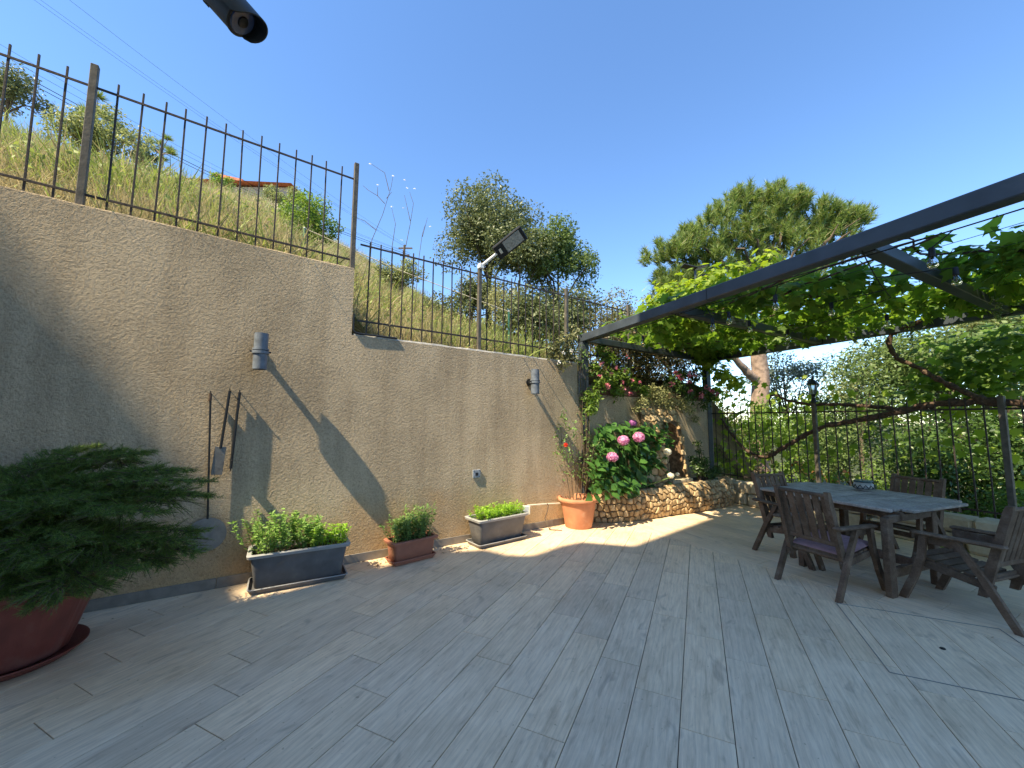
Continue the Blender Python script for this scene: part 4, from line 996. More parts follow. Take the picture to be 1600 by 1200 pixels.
# ================================================================== POTS AND PLANTERS
def trough(label, u0, n0, L, Wd, Hh, body, rim, ang=0.0, rimw=.028, saucer=True, flare=.035):
    c = W(u0, n0, 0); a = nrm(wd*math.cos(ang)+wn*math.sin(ang)); b = nrm(-wd*math.sin(ang)+wn*math.cos(ang))
    t = thing('trough_planter', label, 'planter', c)
    def rr(hl, hw, z, r=.03, n=4):
        out = []
        for sx, sy, a0 in ((1,1,0),(-1,1,90),(-1,-1,180),(1,-1,270)):
            for k in range(n+1):
                q = R(a0+90*k/n); out.append(c+a*(sx*(hl-r)+r*math.cos(q))+b*(sy*(hw-r)+r*math.sin(q))+UPV*z)
        return out
    def loft(rings, nm, mat, closed=True, capb=True, capt=False):
        vs = []; m = len(rings[0]); [vs.extend(r) for r in rings]
        fs = [(i*m+k, i*m+(k+1)%m, (i+1)*m+(k+1)%m, (i+1)*m+k) for i in range(len(rings)-1) for k in range(m)]
        if capb: fs.append(tuple(range(m))[::-1])
        if capt: fs.append(tuple((len(rings)-1)*m+k for k in range(m)))
        return MB().add(vs, fs).build(nm, mat, t, smooth=True)
    hl, hw = L/2, Wd/2; z0 = .028
    loft([rr(hl-flare-.012,hw-flare-.008,z0), rr(hl-flare,hw-flare,z0+.012), rr(hl-.012,hw-.012,Hh-.03), rr(hl-.012,hw-.012,Hh-.02)], 'body', body)
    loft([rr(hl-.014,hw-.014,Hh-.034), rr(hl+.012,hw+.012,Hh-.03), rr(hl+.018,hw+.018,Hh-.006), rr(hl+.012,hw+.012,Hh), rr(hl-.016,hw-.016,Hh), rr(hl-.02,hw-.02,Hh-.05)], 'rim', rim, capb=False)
    loft([rr(hl-.022,hw-.022,Hh-.052), rr(hl-.022,hw-.022,Hh-.04)], 'soil', SOIL, capt=True)
    if saucer:
        loft([rr(hl-.03,hw-.03,.001), rr(hl-.02,hw-.02,.004), rr(hl-.002,hw-.002,.042), rr(hl-.006,hw-.006,.045), rr(hl-.02,hw-.02,.018), rr(hl-.03,hw-.03,.016)], 'saucer', body, capt=True)
        loft([rr(hl-.001,hw-.001,.040), rr(hl+.004,hw+.004,.045), rr(hl+.001,hw+.001,.050), rr(hl-.008,hw-.008,.049)], 'saucer_lip', rim, capb=False)
    return c, a, b
def herbs(name, label, cat, c, a, b, hl, hw, z0, h, n, mat, leaf, tmpl=LEAF, stems=24, hvar=.4, clump=None, group=None):
    t = thing(name, label, cat, c+UPV*z0); st = MB(); P = []; Nn = []; Dd = []
    for i in range(stems):
        x, y = random.uniform(-hl,hl), random.uniform(-hw,hw); hh = h*(1-hvar*random.random())*(clump(x) if clump else 1)
        p0 = c+a*x+b*y+UPV*z0; ln = rng.normal(size=3)*.10*hh; ln[2] = 0; p2 = p0+UPV*hh+ln*2+(a*x+b*y)*.18; p1 = (p0+p2)/2+ln*.4
        st.tube([p0-UPV*.02,p1,p2], [.003,.0024,.0014], 5)
        m = max(3, int(n/stems)); s = (rng.random(m)**.7)*.92+.08
        q = p0[None]*((1-s)**2)[:,None]+2*p1[None]*(s*(1-s))[:,None]+p2[None]*(s**2)[:,None]
        d_ = unit(m); d_[:,2] = np.abs(d_[:,2])*.5; P.append(q+d_*.008); Dd.append(d_); Nn.append(UPV+unit(m)*.5)
    st.build('stems', L_HERBD, t); stuff(t.children[-1]) if t.children else None
    P, Nn, Dd = np.concatenate(P), np.concatenate(Nn), np.concatenate(Dd)
    cloud_part('leaves', t, P, Nn, leaf*(.6+.7*rng.random(len(P))), tmpl, mat, Dd)
    return t
# big grey trough
q0, q1 = gz(392,931), gz(542,904); ua, na = uv(q0); ub, nb = uv(q1)
c, a, b = trough('large grey plastic trough with tall herbs nearest the oven tools', (ua+ub)/2-.005, (na+nb)/2-.155, .80, .34, .335, PLG, PLG_RIM, math.atan2(nb-na, ub-ua), flare=.05)
herbs('mint_herb', 'tall pale green leafy herbs filling most of the large grey trough', 'herb', c-a*.12, a, b, .24, .12, .29, .36, 2600, L_HERB, .036, stems=64, clump=lambda x: 1.05-.35*max(0,x/.24))
herbs('parsley_herb', 'bright green low parsley beside the tall herbs in the large grey trough', 'herb', c+a*.235, a, b, .12, .11, .29, .21, 900, L_LETT, .034, stems=36)
# terracotta trough
q0, q1 = gz(608,889), gz(684,870); ua, na = uv(q0); ub, nb = uv(q1)
c, a, b = trough('terracotta coloured plastic trough with bushy herbs between the grey troughs', (ua+ub)/2, (na+nb)/2-.11, .50, .24, .24, PLT, PLT, math.atan2(nb-na, ub-ua), flare=.03)
herbs('basil_herb', 'dark green bushy herbs in the terracotta coloured trough', 'herb', c, a, b, .21, .09, .20, .31, 2400, L_HERBD, .036, stems=66, clump=lambda x: .9+.35*max(0,x/.2))
# second grey trough
q0, q1 = gz(742,861), gz(827,841); ua, na = uv(q0); ub, nb = uv(q1)
c, a, b = trough('grey plastic trough with low bright seedlings beside the white conduit', (ua+ub)/2, (na+nb)/2-.145, .74, .32, .33, PLG, PLG_RIM, math.atan2(nb-na, ub-ua), flare=.055)
herbs('seedlings', 'low bright yellow green seedlings in the grey trough', 'seedlings', c, a, b, .32, .12, .285, .16, 2600, L_LETT, .028, stems=120)
# round terracotta pot
pc = gz(904,828); pc = pc+nrm(pc*V3(1,1,0))*.19*V3(1,1,0)
t = thing('round_pot', 'round terracotta pot with a rolled rim at the pergola post', 'flower pot', pc*V3(1,1,0))
MB().lathe([(.0,.0),(.185,.0),(.192,.01),(.245,.335),(.25,.35),(.262,.352),(.262,.362),(.288,.368),(.298,.385),(.296,.405),(.284,.418),(.262,.418),(.25,.405),(.243,.36)], pc*V3(1,1,0), 56).build('body', TERRA, t, smooth=True)
MB().lathe([(.0,.352),(.246,.350)], pc*V3(1,1,0), 40).build('soil', SOIL, t)
# scraggly rose in the pot
t = thing('potted_rose', 'sparse leggy rose with one red bloom in the terracotta pot', 'rose', pc*V3(1,1,0)+UPV*.35); st = MB(); P = []; D = []
for pts in ([(892,771),(884,735),(878,700),(876,665)], [(903,770),(898,730),(890,690),(882,660),(880,640)], [(912,770),(920,735),(928,700),(938,690)], [(897,772),(893,745),(903,705),(898,660)], [(908,771),(911,730),(917,700),(914,660)], [(900,772),(905,740),(893,715),(873,690)]):
    Q = [atY(x, y, pc[1]-.02+random.uniform(-.10,.06)) for x, y in pts]; Q[0] = V3(Q[0][0], pc[1]+random.uniform(-.05,.05), .345); st.tube(Q, [.006,.005,.004,.003] if len(Q) == 4 else [.006,.005,.004,.003,.002], 6)
    Q, _ = resample(Q, 14)
    for q in Q[4:]:
        for k in range(4): P.append(q+rng.normal(size=3)*.03); D.append(rng.normal(size=3))
for k in range(26):
    x, y = random.uniform(868,900), random.uniform(640,735); P += [atY(x,y,pc[1]-.05+rng.normal()*.05)+rng.normal(size=3)*.02 for _ in range(5)]; D += [rng.normal(size=3) for _ in range(5)]
for k in range(9):
    a = random.uniform(0,6.28); b_ = pc*V3(1,1,0)+V3(.13*math.cos(a),.13*math.sin(a),.345); st.tube([b_, b_+V3(rng.normal()*.05,rng.normal()*.05,.08)], [.006,.004], 5)
st.build('stems', TWIG, t); P = np.array(P)
cloud_part('leaves', t, P, UPV+unit(len(P))*.8, .045*(.6+.7*rng.random(len(P))), LEAF, L_HERBD, np.array(D))
fc = atY(884,695,pc[1]-.1); d_ = unit(26); cloud_part('bloom', t, fc+d_*.008, d_, .035, PET, P_RED)

# large burgundy pot with the spreading juniper
e1 = gz(153,988); bc = V3(-3.11,2.60,0)
t = thing('large_pot', 'large fluted burgundy plastic pot on a saucer holding the conifer', 'flower pot', bc)
vs = []; seg = 72; prof = [(.255,.03),(.262,.045),(.34,.30),(.385,.44),(.40,.46),(.40,.50),(.385,.505),(.37,.49),(.345,.43)]
for (r_, z) in prof:
    for k in range(seg):
        fl = 1+(.012 if (k//3)%2 == 0 else -.004)*(1 if z < .45 else 0); a = 2*math.pi*k/seg; vs.append(bc+V3(r_*fl*math.cos(a), r_*fl*math.sin(a), z))
fs = [(i*seg+k, i*seg+(k+1)%seg, (i+1)*seg+(k+1)%seg, (i+1)*seg+k) for i in range(len(prof)-1) for k in range(seg)]+[tuple(range(seg))[::-1]]
MB().add(vs, fs).build('body', BURG, t)
MB().lathe([(.0,.001),(.29,.001),(.305,.01),(.345,.045),(.352,.05),(.352,.056),(.342,.055),(.29,.02),(.0,.018)], bc, 60).build('saucer', BURG, t, smooth=True)
MB().lathe([(.0,.455),(.36,.45)], bc, 40).build('soil', SOIL, t)
# conifer boughs: layered horizontal sprays
t = thing('juniper', 'wide spreading dark green juniper with layered feathery boughs', 'conifer', bc+UPV*.45); st = MB(); P = []; D = []; Sz = []
jc = bc+V3(.0,-.02,0)
tips = []
for px, py, dd in ((312,752,-.1),(318,775,.0),(305,830,.05),(300,862,-.05),(285,735,.1),(222,708,.15),(225,742,.05),(180,705,.2),(140,700,.2),(60,722,.1),(0,735,.0),(95,705,.25),(250,880,-.1),(215,845,-.2),(150,915,-.35),(100,930,-.4),(60,940,-.42),(20,925,-.4),(5,860,-.35),(40,800,-.3),(110,780,-.28),(180,800,-.3),(240,800,-.22),(30,760,-.1),(150,745,-.05),(270,770,.0),(80,870,-.42),(200,890,-.3),(-60,800,-.2),(-80,740,.1),(-60,880,-.3),(250,760,.12),(120,840,-.38),(270,845,-.1),(170,770,-.1),(60,790,-.3),(130,730,.1),(20,890,-.42)):
    tips.append(atY(px, py, jc[1]+dd))
for k in range(16):
    a = random.uniform(0,6.28); r_ = random.uniform(.4,.8); tips.append(jc+V3(r_*math.cos(a)*1.0, abs(r_*math.sin(a))*.5, random.uniform(.75,1.15)))
for e in tips:
    r0 = jc+V3(0,0,.46)+rng.normal(size=3)*V3(.04,.04,.02); h_ = jc+V3(0,0,max(.62,min(e[2]*.85,1.02)))
    m1 = h_*.65+e*.35+V3(0,0,.05); Q, Ln = resample([r0, h_*.9+r0*.1, m1, (m1+e)/2+V3(0,0,.035), e], 22)
    st.tube(Q[::3], np.linspace(.012,.003,len(Q[::3])), 5)
    for i in range(8, 22):
        ax = nrm(Q[min(i+1,21)]-Q[max(i-1,0)]); side = nrm(np.cross(ax, UPV)); wdt = .165*(1-.5*(i-8)/14)
        for s in (-1,1):
            for q_ in range(3):
                dr = nrm(ax*random.uniform(.5,1.1)+side*s*random.uniform(.5,1)+V3(0,0,random.uniform(-.25,.2))); ln = wdt*random.uniform(.6,1.25)
                m = 42; s_ = rng.random(m); base = Q[i]+dr*ln*s_[:,None]+rng.normal(size=(m,3))*V3(.006,.006,.004)
                P.append(base); D.append(dr*.8+unit(m)*.75); Sz.append((.034*(.6+.6*rng.random(m))))
                st.tube([Q[i], Q[i]+dr*ln], [.002,.001], 3, False)
for px, py, dd, rx, ry in ((55,745,.05,75,24),(150,722,.12,60,20),(235,742,.05,45,16),(95,790,-.22,80,24),(200,790,-.15,60,20),(265,775,.0,42,14),(60,850,-.36,80,28),(165,845,-.25,70,26),(265,845,-.05,40,22),(110,905,-.4,70,22),(20,905,-.42,60,24),(225,870,-.15,45,20),(-40,800,-.2,60,40),(190,715,.15,32,12),(150,760,-.05,70,20)):
    c_ = atY(px, py, jc[1]+dd+.05); r_ = V3(rx, rx*1.1, ry)*(jc[1]+dd)/F
    for q_ in range(58):
        d_ = unit(1)[0]; o_ = c_+d_*r_*.62*random.random()**.4; dr = nrm(d_*V3(1,1,.35)+(o_-jc)*V3(.5,.5,0)+V3(0,0,random.uniform(-.15,.3))); ln = random.uniform(.08,.17)
        m = 46; s_ = rng.random(m); tip = o_+dr*ln-UPV*.03*s_[:,None]*0
        P.append(o_+dr*ln*s_[:,None]-UPV*(.035*s_**2)[:,None]+rng.normal(size=(m,3))*.0035); D.append(dr+unit(m)*.62); Sz.append(.030*(1.05-.5*s_)*(.7+.5*rng.random(m)))
        st.tube([o_, o_+dr*ln-UPV*.03], [.0025,.001], 3, False)
st.build('branches', TWIG, t); P, D, Sz = np.concatenate(P), np.concatenate(D), np.concatenate(Sz)
cloud_part('foliage', t, P, unit(len(P)), Sz, NEEDLEW, L_JUN, D)

# white conduit with a small floodlight on the wall behind the seedling trough
uf, zf_ = pw(823,797,.1); 
t = thing('white_conduit', 'white conduit pipe with a small square floodlight low on the stucco wall', 'floodlight', W(uf,.0,zf_))
ue, ze = pw(886,786,.05)
MB().tube([W(uf+.04,.06,zf_+.05), W((uf+ue)/2,.05,(zf_+ze)/2+.03), W(ue,.05,ze)], .011, 10).build('pipe', IVORY, t, smooth=True)
fdx = nrm(V3(-.35,-1,.1)); fsx = nrm(np.cross(fdx, UPV)); fsu = np.cross(fsx, fdx)
MB().obox(W(uf,.09,zf_), fdx, fsx, fsu, .02, .055, .058, .006).build('floodlight_case', IVORY, t); MB().obox(W(uf,.09,zf_)+fdx*.021, fdx, fsx, fsu, .002, .042, .045, .0).build('floodlight_glass', LGREY, t)
for s_ in (.35,.62,.85):
    q = W(uf+(ue-uf)*s_,.05,zf_+(ze-zf_)*s_+.03); MB().tube([q, q+V3(.01,0,-.02)-wn*.04], .006, 6).build('pipe_clip', IVORY, t)
q = W(uf+(ue-uf)*.5,.055,zf_+.04); MB().tube([q, q+V3(.02,0,-.03), q+V3(0,-.03,-.12), q+V3(-.03,-.02,-.2), q+V3(.03,-.1,-zf_-.03), q+V3(.2,-.12,-zf_-.034)], .007, 7).build('cable', TWIG, t, smooth=True)

# ================================================================== HYDRANGEA AND FLOWERS
def leaf_obj_mesh(nm, tmpl, mat):
    tv, tf = tmpl; return (lambda me: (me.materials.append(mat), me)[1])(fast_mesh(nm, tv, list(tf), smooth=False))
HL = leaf_obj_mesh('leaf', OVATE, L_HYD)
uc_h, _ = pw(985,720,.32); hb = W(uc_h,.30,BH-.05)
hy = thing('hydrangea', 'hydrangea bush with broad glossy leaves and pink and white flower heads in the stone bed', 'hydrangea', hb)
def place_leaf(me, root, p, y, nrm_, size):
    y = nrm(y); z = nrm(np.asarray(nrm_)-y*(np.asarray(nrm_)@y)); x = np.cross(y, z); o = link('leaf', me, None, root)
    o.matrix_local = Matrix(((x[0]*size,y[0]*size,z[0]*size,p[0]),(x[1]*size,y[1]*size,z[1]*size,p[1]),(x[2]*size,y[2]*size,z[2]*size,p[2]),(0,0,0,1)))
    return o
st = MB(); nl = 0
def hy_pt(px, py, dn): 
    r = ray(px, py); s_ = ((A0+wn*dn-CAMP)@wn)/(r@wn); return CAMP+r*s_
heads = []
for k in range(58):
    px, py = random.uniform(930,1046), random.uniform(668,772)
    if py > 735 and px > 1040: px -= 20
    # a mound: lower shoots stand further out
    f = (py-660)/135; dn = .30+.34*f+random.uniform(-.10,.08)
    if abs(px-985)/68 > 1.15-.5*max(0,(.25-f)): continue
    heads.append(hy_pt(px, py, dn))
for e in heads:
    b0 = hb+wd*random.uniform(-.3,.3)+wn*random.uniform(-.1,.1); st.tube([b0, (b0+e)/2+UPV*.05, e], [.008,.006,.004], 5)
    ax0 = random.uniform(0,6.28); tilt = nrm(UPV*.8+wn*.75+wd*.05+rng.normal(size=3)*.25); tx_ = nrm(np.cross(tilt, wd)); ty_ = np.cross(tilt, tx_)
    for j in range(5):
        a = ax0+j*2.4; rr_ = math.cos(a)*tx_+math.sin(a)*ty_
        place_leaf(HL, hy, e-np.array(hy['_o'])+rr_*.012-tilt*.018*j, rr_+tilt*(.28-.06*j), tilt, random.uniform(.11,.17)*(1+.08*j)); nl += 1
st.build('stems', L_HERBD, hy)
# inner mass of leaves
p = np.array([hy_pt(random.uniform(930,1042), random.uniform(665,768), .16+.26*random.random()) for _ in range(420)])
cloud_part('inner_leaves', hy, p, wn+UPV+unit(len(p))*.6, .13*(.7+.5*rng.random(len(p))), OVATE, L_HYD)
for px, py, dn, r_, mt in ((974,688,.56,.082,P_HPINK),(998,683,.55,.088,P_HPINK),(957,714,.62,.078,P_HPINK),(1043,706,.55,.062,P_HWHITE),(1048,743,.6,.052,P_HWHITE),(1058,741,.55,.035,P_HWHITE),(989,661,.28,.06,P_HPUR)):
    c_ = hy_pt(px, py, dn); m = 260; d_ = unit(m); d_ = d_[(d_@nrm(-ray(px,py)+UPV*.4)) > -.5]; q = c_+d_*V3(r_,r_,r_*.82)*(.92+.12*rng.random(len(d_)))[:,None]
    fl = cloud_part('flower_head', hy, q, d_, r_*.30, PET, mt); del fl['kind']
    st = MB(); st.tube([c_-V3(0,0,r_*.5), hb], [.006,.008], 5).build('flower_stem', L_HERBD, hy)
    st = MB().lathe([(.0,-r_*.74),(r_*.6,-r_*.5),(r_*.86,0),(r_*.6,r_*.55),(.0,r_*.74)], c_, 14).build('flower_core', mt, hy, smooth=True)
print('hydrangea leaves', nl)

def spray(name, label, cat, root_p, centers, radii, n, mat, leaf, tmpl=LEAF, flowers=0, fmat=None, fsize=.03, stem_n=14, crown='foliage', fpos=None, shell=.3, group=None):
    t = thing(name, label, cat, root_p, 0, group); p, d_ = blobs(centers, radii, n, shell)
    cloud_part(crown, t, p, d_*.5+unit(n)*.8+UPV*.5, leaf*(.6+.8*rng.random(n)), tmpl, mat)
    st = MB(); 
    for i in rng.choice(n, min(stem_n, n), replace=False):
        st.tube([np.asarray(root_p, float), (np.asarray(root_p)+p[i])/2+rng.normal(size=3)*.04, p[i]], [.007,.005,.002], 5)
    st.build('stems', TWIG, t)
    if fpos is not None:
        for q, rr_, k in fpos:
            d2 = unit(k); stuff(cloud_part('flowers', t, np.asarray(q)+d2*rr_*(.3+.7*rng.random(k))[:,None], d2, fsize*(.7+.5*rng.random(k)), PET, fmat))
    return t
def win(px, py, dn): return hy_pt(px, py, dn)
# balcony-box planters on the low wall with pink geraniums
for nm, (ux, wx), lab in (('a', (pw(962,625,-.1)[0], .62), 'by the first pergola post'), ('b', (pw(1068,632,-.1)[0], .55), 'by the rear pergola post')):
    cc = W(ux,-.10,1.93); tr = thing('box_planter', 'brown plastic box planter on the low garden wall '+lab, 'planter', cc)
    MB().obox(cc+UPV*.085, wd, wn, UPV, wx, .10, .085, .02).build('box', simple('brown_box_'+nm, (.16,.075,.05), .6), tr)
    MB().obox(cc+UPV*.172, wd, wn, UPV, wx-.02, .085, .006, .003).build('soil', SOIL, tr)
cen = [win(940,600,.1), win(925,620,.16), win(955,590,.05), win(975,585,.02), win(990,600,.05), win(950,560,-.05), win(930,575,.05), win(1005,612,.06), win(925,640,.2), win(965,612,.12), win(938,548,-.05)]
spray('geranium', 'pink flowering geranium spilling from the box planter by the first pergola post', 'geranium', W(pw(962,625,-.1)[0],-.10,2.1), cen, np.array([.16,.17,.17,.15,.14,.16,.14,.13,.12,.15,.12]), 2300, L_BRIGHT, .055, LEAF, fmat=P_PINK, fsize=.034,
      fpos=[(win(x,y,.22),.035,10) for x, y in ((980,558),(977,580),(938,588),(975,607),(988,595),(940,567),(951,604),(1000,596),(948,600),(963,575),(972,598),(985,615),(955,585))], stem_n=20)
cen = [win(1060,605,.05), win(1075,620,.12), win(1095,612,.1), win(1110,618,.12), win(1085,590,.0), win(1062,585,.0), win(1048,595,.0), win(1100,632,.16)]
spray('geranium', 'deep pink geranium on the low garden wall by the rear pergola post', 'geranium', W(pw(1068,632,-.1)[0],-.10,2.1), cen, np.array([.17,.18,.17,.15,.16,.15,.14,.13]), 1700, L_HEDGE, .055, LEAF, fmat=P_PINK, fsize=.038,
      fpos=[(win(x,y,.28),.045,14) for x, y in ((1078,583),(1077,588),(1085,586),(1056,582),(1060,588),(1077,597),(1104,605),(1096,620),(1096,615),(1114,612),(1120,615),(1079,611),(1109,608),(1050,600),(1065,592))], stem_n=16)
# pale flowering ground cover trailing over the niche
cen = [win(1025,622,.12), win(1045,628,.2), win(1065,632,.2), win(1005,628,.15), win(1020,612,.05), win(1078,640,.18), win(1040,612,.1), win(1086,655,.12), win(995,640,.12)]
spray('trailing_plant', 'pale leaved trailing ground cover hanging over the top of the stone niche', 'trailing plant', W(uc,-.05,1.95), cen, np.array([.2,.19,.17,.16,.17,.14,.17,.1,.1]), 2600, L_COVER, .04, LEAF4, stem_n=18)
# small evergreen beside the niche, shrub at the bed end
cen = [win(1092,735,.5), win(1108,740,.5), win(1085,720,.35), win(1120,735,.45), win(1100,722,.4), win(1112,752,.5)]
spray('bed_shrub', 'low dark green shrub growing in the stone bed beside the rear post', 'shrub', W(uv(win(1098,745,.4))[0],.38,BH-.04), cen, np.array([.13,.13,.12,.11,.12,.1]), 1300, L_HEDGE, .045, LEAF, stem_n=12)
cen = [win(1088,692,.25), win(1092,705,.3)]
spray('bed_sapling', 'thin twiggy seedling growing beside the stone niche', 'sapling', W(uv(win(1090,740,.3))[0],.3,BH-.04), cen, np.array([.09,.09]), 160, L_HEDGE, .04, LEAF, stem_n=8)
# jasmine hedge behind the low wall
cen = [win(x, y, -.35+random.uniform(-.2,.1)) for x, y in ((960,570),(985,545),(1010,560),(1035,550),(1000,590),(1030,590),(1060,560),(975,530),(1045,530),(1015,525),(945,545),(1010,615),(1040,610),(990,570),(1065,585),(960,600))]
spray('jasmine_hedge', 'dense dark jasmine hedge with brown dead twigs behind the low garden wall', 'hedge', W(7.0,-.5,2.0), cen, np.full(len(cen), .40), 13000, L_JAS, .055, LEAF4, stem_n=60, shell=.2)
# climber on the first pergola post, spilling over the fence end
cen = [win(872,545,.05), win(885,530,0), win(890,555,.1), win(862,550,0), win(880,570,.1), win(895,520,-.1)]
spray('climbing_rose', 'yellow green climbing rose spilling over the fence end at the first pergola post', 'climbing plant', W(5.2,-.1,2.42), cen, np.array([.16,.17,.14,.13,.1,.14]), 800, L_OLIVE, .05, LEAF, fmat=P_WHITE, fsize=.03, fpos=[(win(x,y,.2),.02,6) for x, y in ((873,566),(893,548),(880,552))], stem_n=14)
cen = []; rad_ = []
for i in range(22):
    z = .55+i*.10; cen.append(P1+V3(random.uniform(-.09,.1),random.uniform(-.12,-.02),z)); rad_.append(random.uniform(.06,.11))
spray('post_creeper', 'sparse twining creeper climbing the first pergola post', 'climbing plant', P1+V3(0,-.1,.42), cen, np.array(rad_), 420, L_HERBD, .042, LEAF, stem_n=26)

# ================================================================== VINE ON THE PERGOLA
VL = [leaf_obj_mesh('leaf', PALM, L_VINE), leaf_obj_mesh('leaf', PALM, L_VINE_SUN)]
out_ = atY
vine_base = FB0+fd*4.9+fn*.25
vb = vine_base*V3(1,1,0)+UPV*(-.0)
vine = thing('grape_vine', 'old grape vine with twisting trunk on the fence and leafy canopy on the pergola', 'vine', vb)
def fpt(px, py, off=.05):                                   # pixel to the vertical plane of the terrace fence (+ outward offset)
    P0 = FB0+fn*off; r = ray(px, py); s_ = ((P0-CAMP)@fn)/(r@fn); return CAMP+r*s_
def bark_tube(name, pts, r, parent=None):
    Q, L = resample(pts, max(12, len(pts)*6)); rr_ = np.interp(np.linspace(0,1,len(Q)), np.linspace(0,1,len(r)), r)*(1+.16*np.sin(np.arange(len(Q))*1.7)+.1*rng.normal(size=len(Q)))
    k = np.ones(5)/5
    for c_ in range(3): Q[2:-2,c_] = np.convolve(Q[:,c_], k, 'valid')
    Q += rng.normal(size=Q.shape)*.006
    return MB().tube(Q, rr_, 9).build(name, BARK, vine, smooth=True)
bark_tube('trunk', [up(vb,-.35)+V3(0,0,0), up(vb,.5), up(vb,1.2)+V3(.05,.05,0), fpt(1640,632,.12), fpt(1560,628), fpt(1500,627), fpt(1452,633)], [.075,.07,.065,.055,.052,.05,.045])
bark_tube('branch', [fpt(1452,633), fpt(1400,645), fpt(1340,656), fpt(1285,666), fpt(1240,690), fpt(1210,709), fpt(1192,716), fpt(1165,704), fpt(1145,682), fpt(1128,655)], [.045,.042,.04,.034,.034,.036,.03,.028,.024,.02])
bark_tube('branch', [fpt(1420,642), fpt(1370,636), fpt(1320,632), fpt(1265,632), fpt(1228,625), fpt(1208,614), fpt(1201,620), fpt(1204,636)], [.03,.028,.026,.024,.022,.022,.018,.012])
bark_tube('branch', [fpt(1540,626), fpt(1500,610), fpt(1465,592), fpt(1430,572), fpt(1402,562), fpt(1392,545), fpt(1388,524), up(FB(.96,2.95),ZB+.1)], [.04,.036,.034,.03,.032,.028,.028,.022])
for k in range(9):
    a0 = random.uniform(.5,.98); s0 = random.uniform(1.0,4.5); pts = []
    for j in range(5): pts.append(up(FB(max(.12,a0-.14*j+random.uniform(-.04,.04)), s0+random.uniform(-.5,.5)*j), ZB+.10+random.uniform(-.02,.05)))
    bark_tube('cane', pts, [.014,.011,.009,.007,.005])
# canopy leaf positions
P = []; 
tries = 0
while len(P) < 5600:
    a, s_ = random.random()*1.06, random.uniform(-.1,6.3); q = FB(a, s_)
    cover = smooth(.10,.42,a) if s_ > 2.6 else smooth(-.05,.25,a)*1.0
    if s_ > 3.2: cover *= smooth(.12,.55,a)
    if s_ < 1.15: cover *= .25+.75*smooth(.55,.95,a)
    nz = math.sin(q[0]*3.1+1)*math.sin(q[1]*2.7)+.6*math.sin(q[0]*6.3+q[1]*5.1)
    if random.random() > float(cover)*(.72+.34*nz): continue
    z = ZB+.105+abs(random.gauss(0,.09))-(random.random()**4)*.14*(a > .25)
    P.append(V3(q[0], q[1], z))
P = np.array(P)
heap, dh = blobs([(2.55,6.3,3.02),(3.1,6.9,3.15),(3.7,7.6,3.1),(2.2,5.7,3.0),(3.3,7.3,3.3),(4.0,8.0,2.95)], np.array([(.5,.5,.28),(.55,.5,.34),(.55,.5,.38),(.4,.35,.22),(.5,.4,.28),(.45,.4,.4)]), 820, .3)
hp2, dh2 = blobs([out_(1045,462,7.0), out_(1085,455,6.6), out_(1030,478,7.3), out_(1120,440,6.2), out_(1065,470,7.6), out_(1105,470,7.2), out_(1150,425,5.9), out_(1200,408,5.4)], np.array([.42,.42,.38,.36,.4,.4,.28,.22]), 900, .2)
drape, dd2 = blobs([out_(1100,510,7.7), out_(1130,525,7.9), out_(1075,530,7.9), out_(1060,505,7.5), up(P2+V3(-.1,-.2,0),2.75), up(P2+V3(.05,-.5,0),2.45), up(P2+V3(.15,-.1,0),2.1), up(P2+V3(-.3,-.25,0),3.0), up(P2+V3(.25,-.6,0),2.3)], np.array([.42,.4,.36,.36,.34,.26,.22,.3,.22]), 1100, .2)
allp = np.concatenate([P, heap]); nor = UPV*1.0+unit(len(allp))*.75; sz = .165*(.55+.7*rng.random(len(allp)))
o = np.array(vine['_o'])
dist = np.linalg.norm(allp-CAMP, axis=1); vis = np.array([gzinv(V3(q[0],q[1],0)) is not None for q in allp])
score = np.where(vis, sz/dist, 0); order = np.argsort(-score); big = order[:190]; rest = order[190:]
for i in big:
    y = rng.normal(size=3); y[2] = y[2]*.4-.35; place_leaf(VL[0], vine, allp[i]-o, y, nor[i], sz[i])
dirs = unit(len(rest)); dirs[:,2] = dirs[:,2]*.4-.3
cloud_part('canopy_leaves', vine, allp[rest], nor[rest], sz[rest], PALM, L_VINE, dirs)
drape = np.concatenate([drape, hp2]); dd2 = np.concatenate([dd2, dh2])
cloud_part('sunlit_tone_leaves', vine, drape, dd2+UPV*.6+unit(len(drape))*.5, .13*(.5+.7*rng.random(len(drape))), PALM, L_VINE_SUN)  # lighter copy of the vine leaf, sunlit look put into the colour
# leaves along the terrace fence and hanging at its right
Q = []; 
for k in range(1500):
    s_ = random.uniform(.0,8.2); z = .55+1.45*random.random()
    if s_ < 4.3 and z > 1.75-.3*random.random() and random.random() < .3: z += .3
    dens = .95 if s_ < 1.9 else (.55 if s_ < 3.0 else .35+.5*(z > 1.6))
    if z < 1.0 and s_ > 2.2: dens *= .25
    if random.random() > dens: continue
    Q.append(FB0+fd*s_+fn*(.10+.35*random.random())+UPV*z)
Q = np.array(Q); cloud_part('fence_leaves', vine, Q, -fn+UPV*.6+unit(len(Q))*.6, .135*(.5+.7*rng.random(len(Q))), PALM, L_VINE_SUN)  # sunlit tone comes from the leaf colour here
hangc = [fpt(1460,590,.4), fpt(1500,570,.5), fpt(1545,560,.4), fpt(1590,560,.5), fpt(1530,600,.3), fpt(1580,600,.4), fpt(1470,540,.5), fpt(1560,530,.5), fpt(1440,610,.3), fpt(1600,520,.5)]
q, dq = blobs(hangc, np.full(len(hangc), .30), 520, .3)
cloud_part('hanging_leaves', vine, q, -fn*.5+UPV*.8+unit(len(q))*.6, .15*(.5+.7*rng.random(len(q))), PALM, L_VINE)
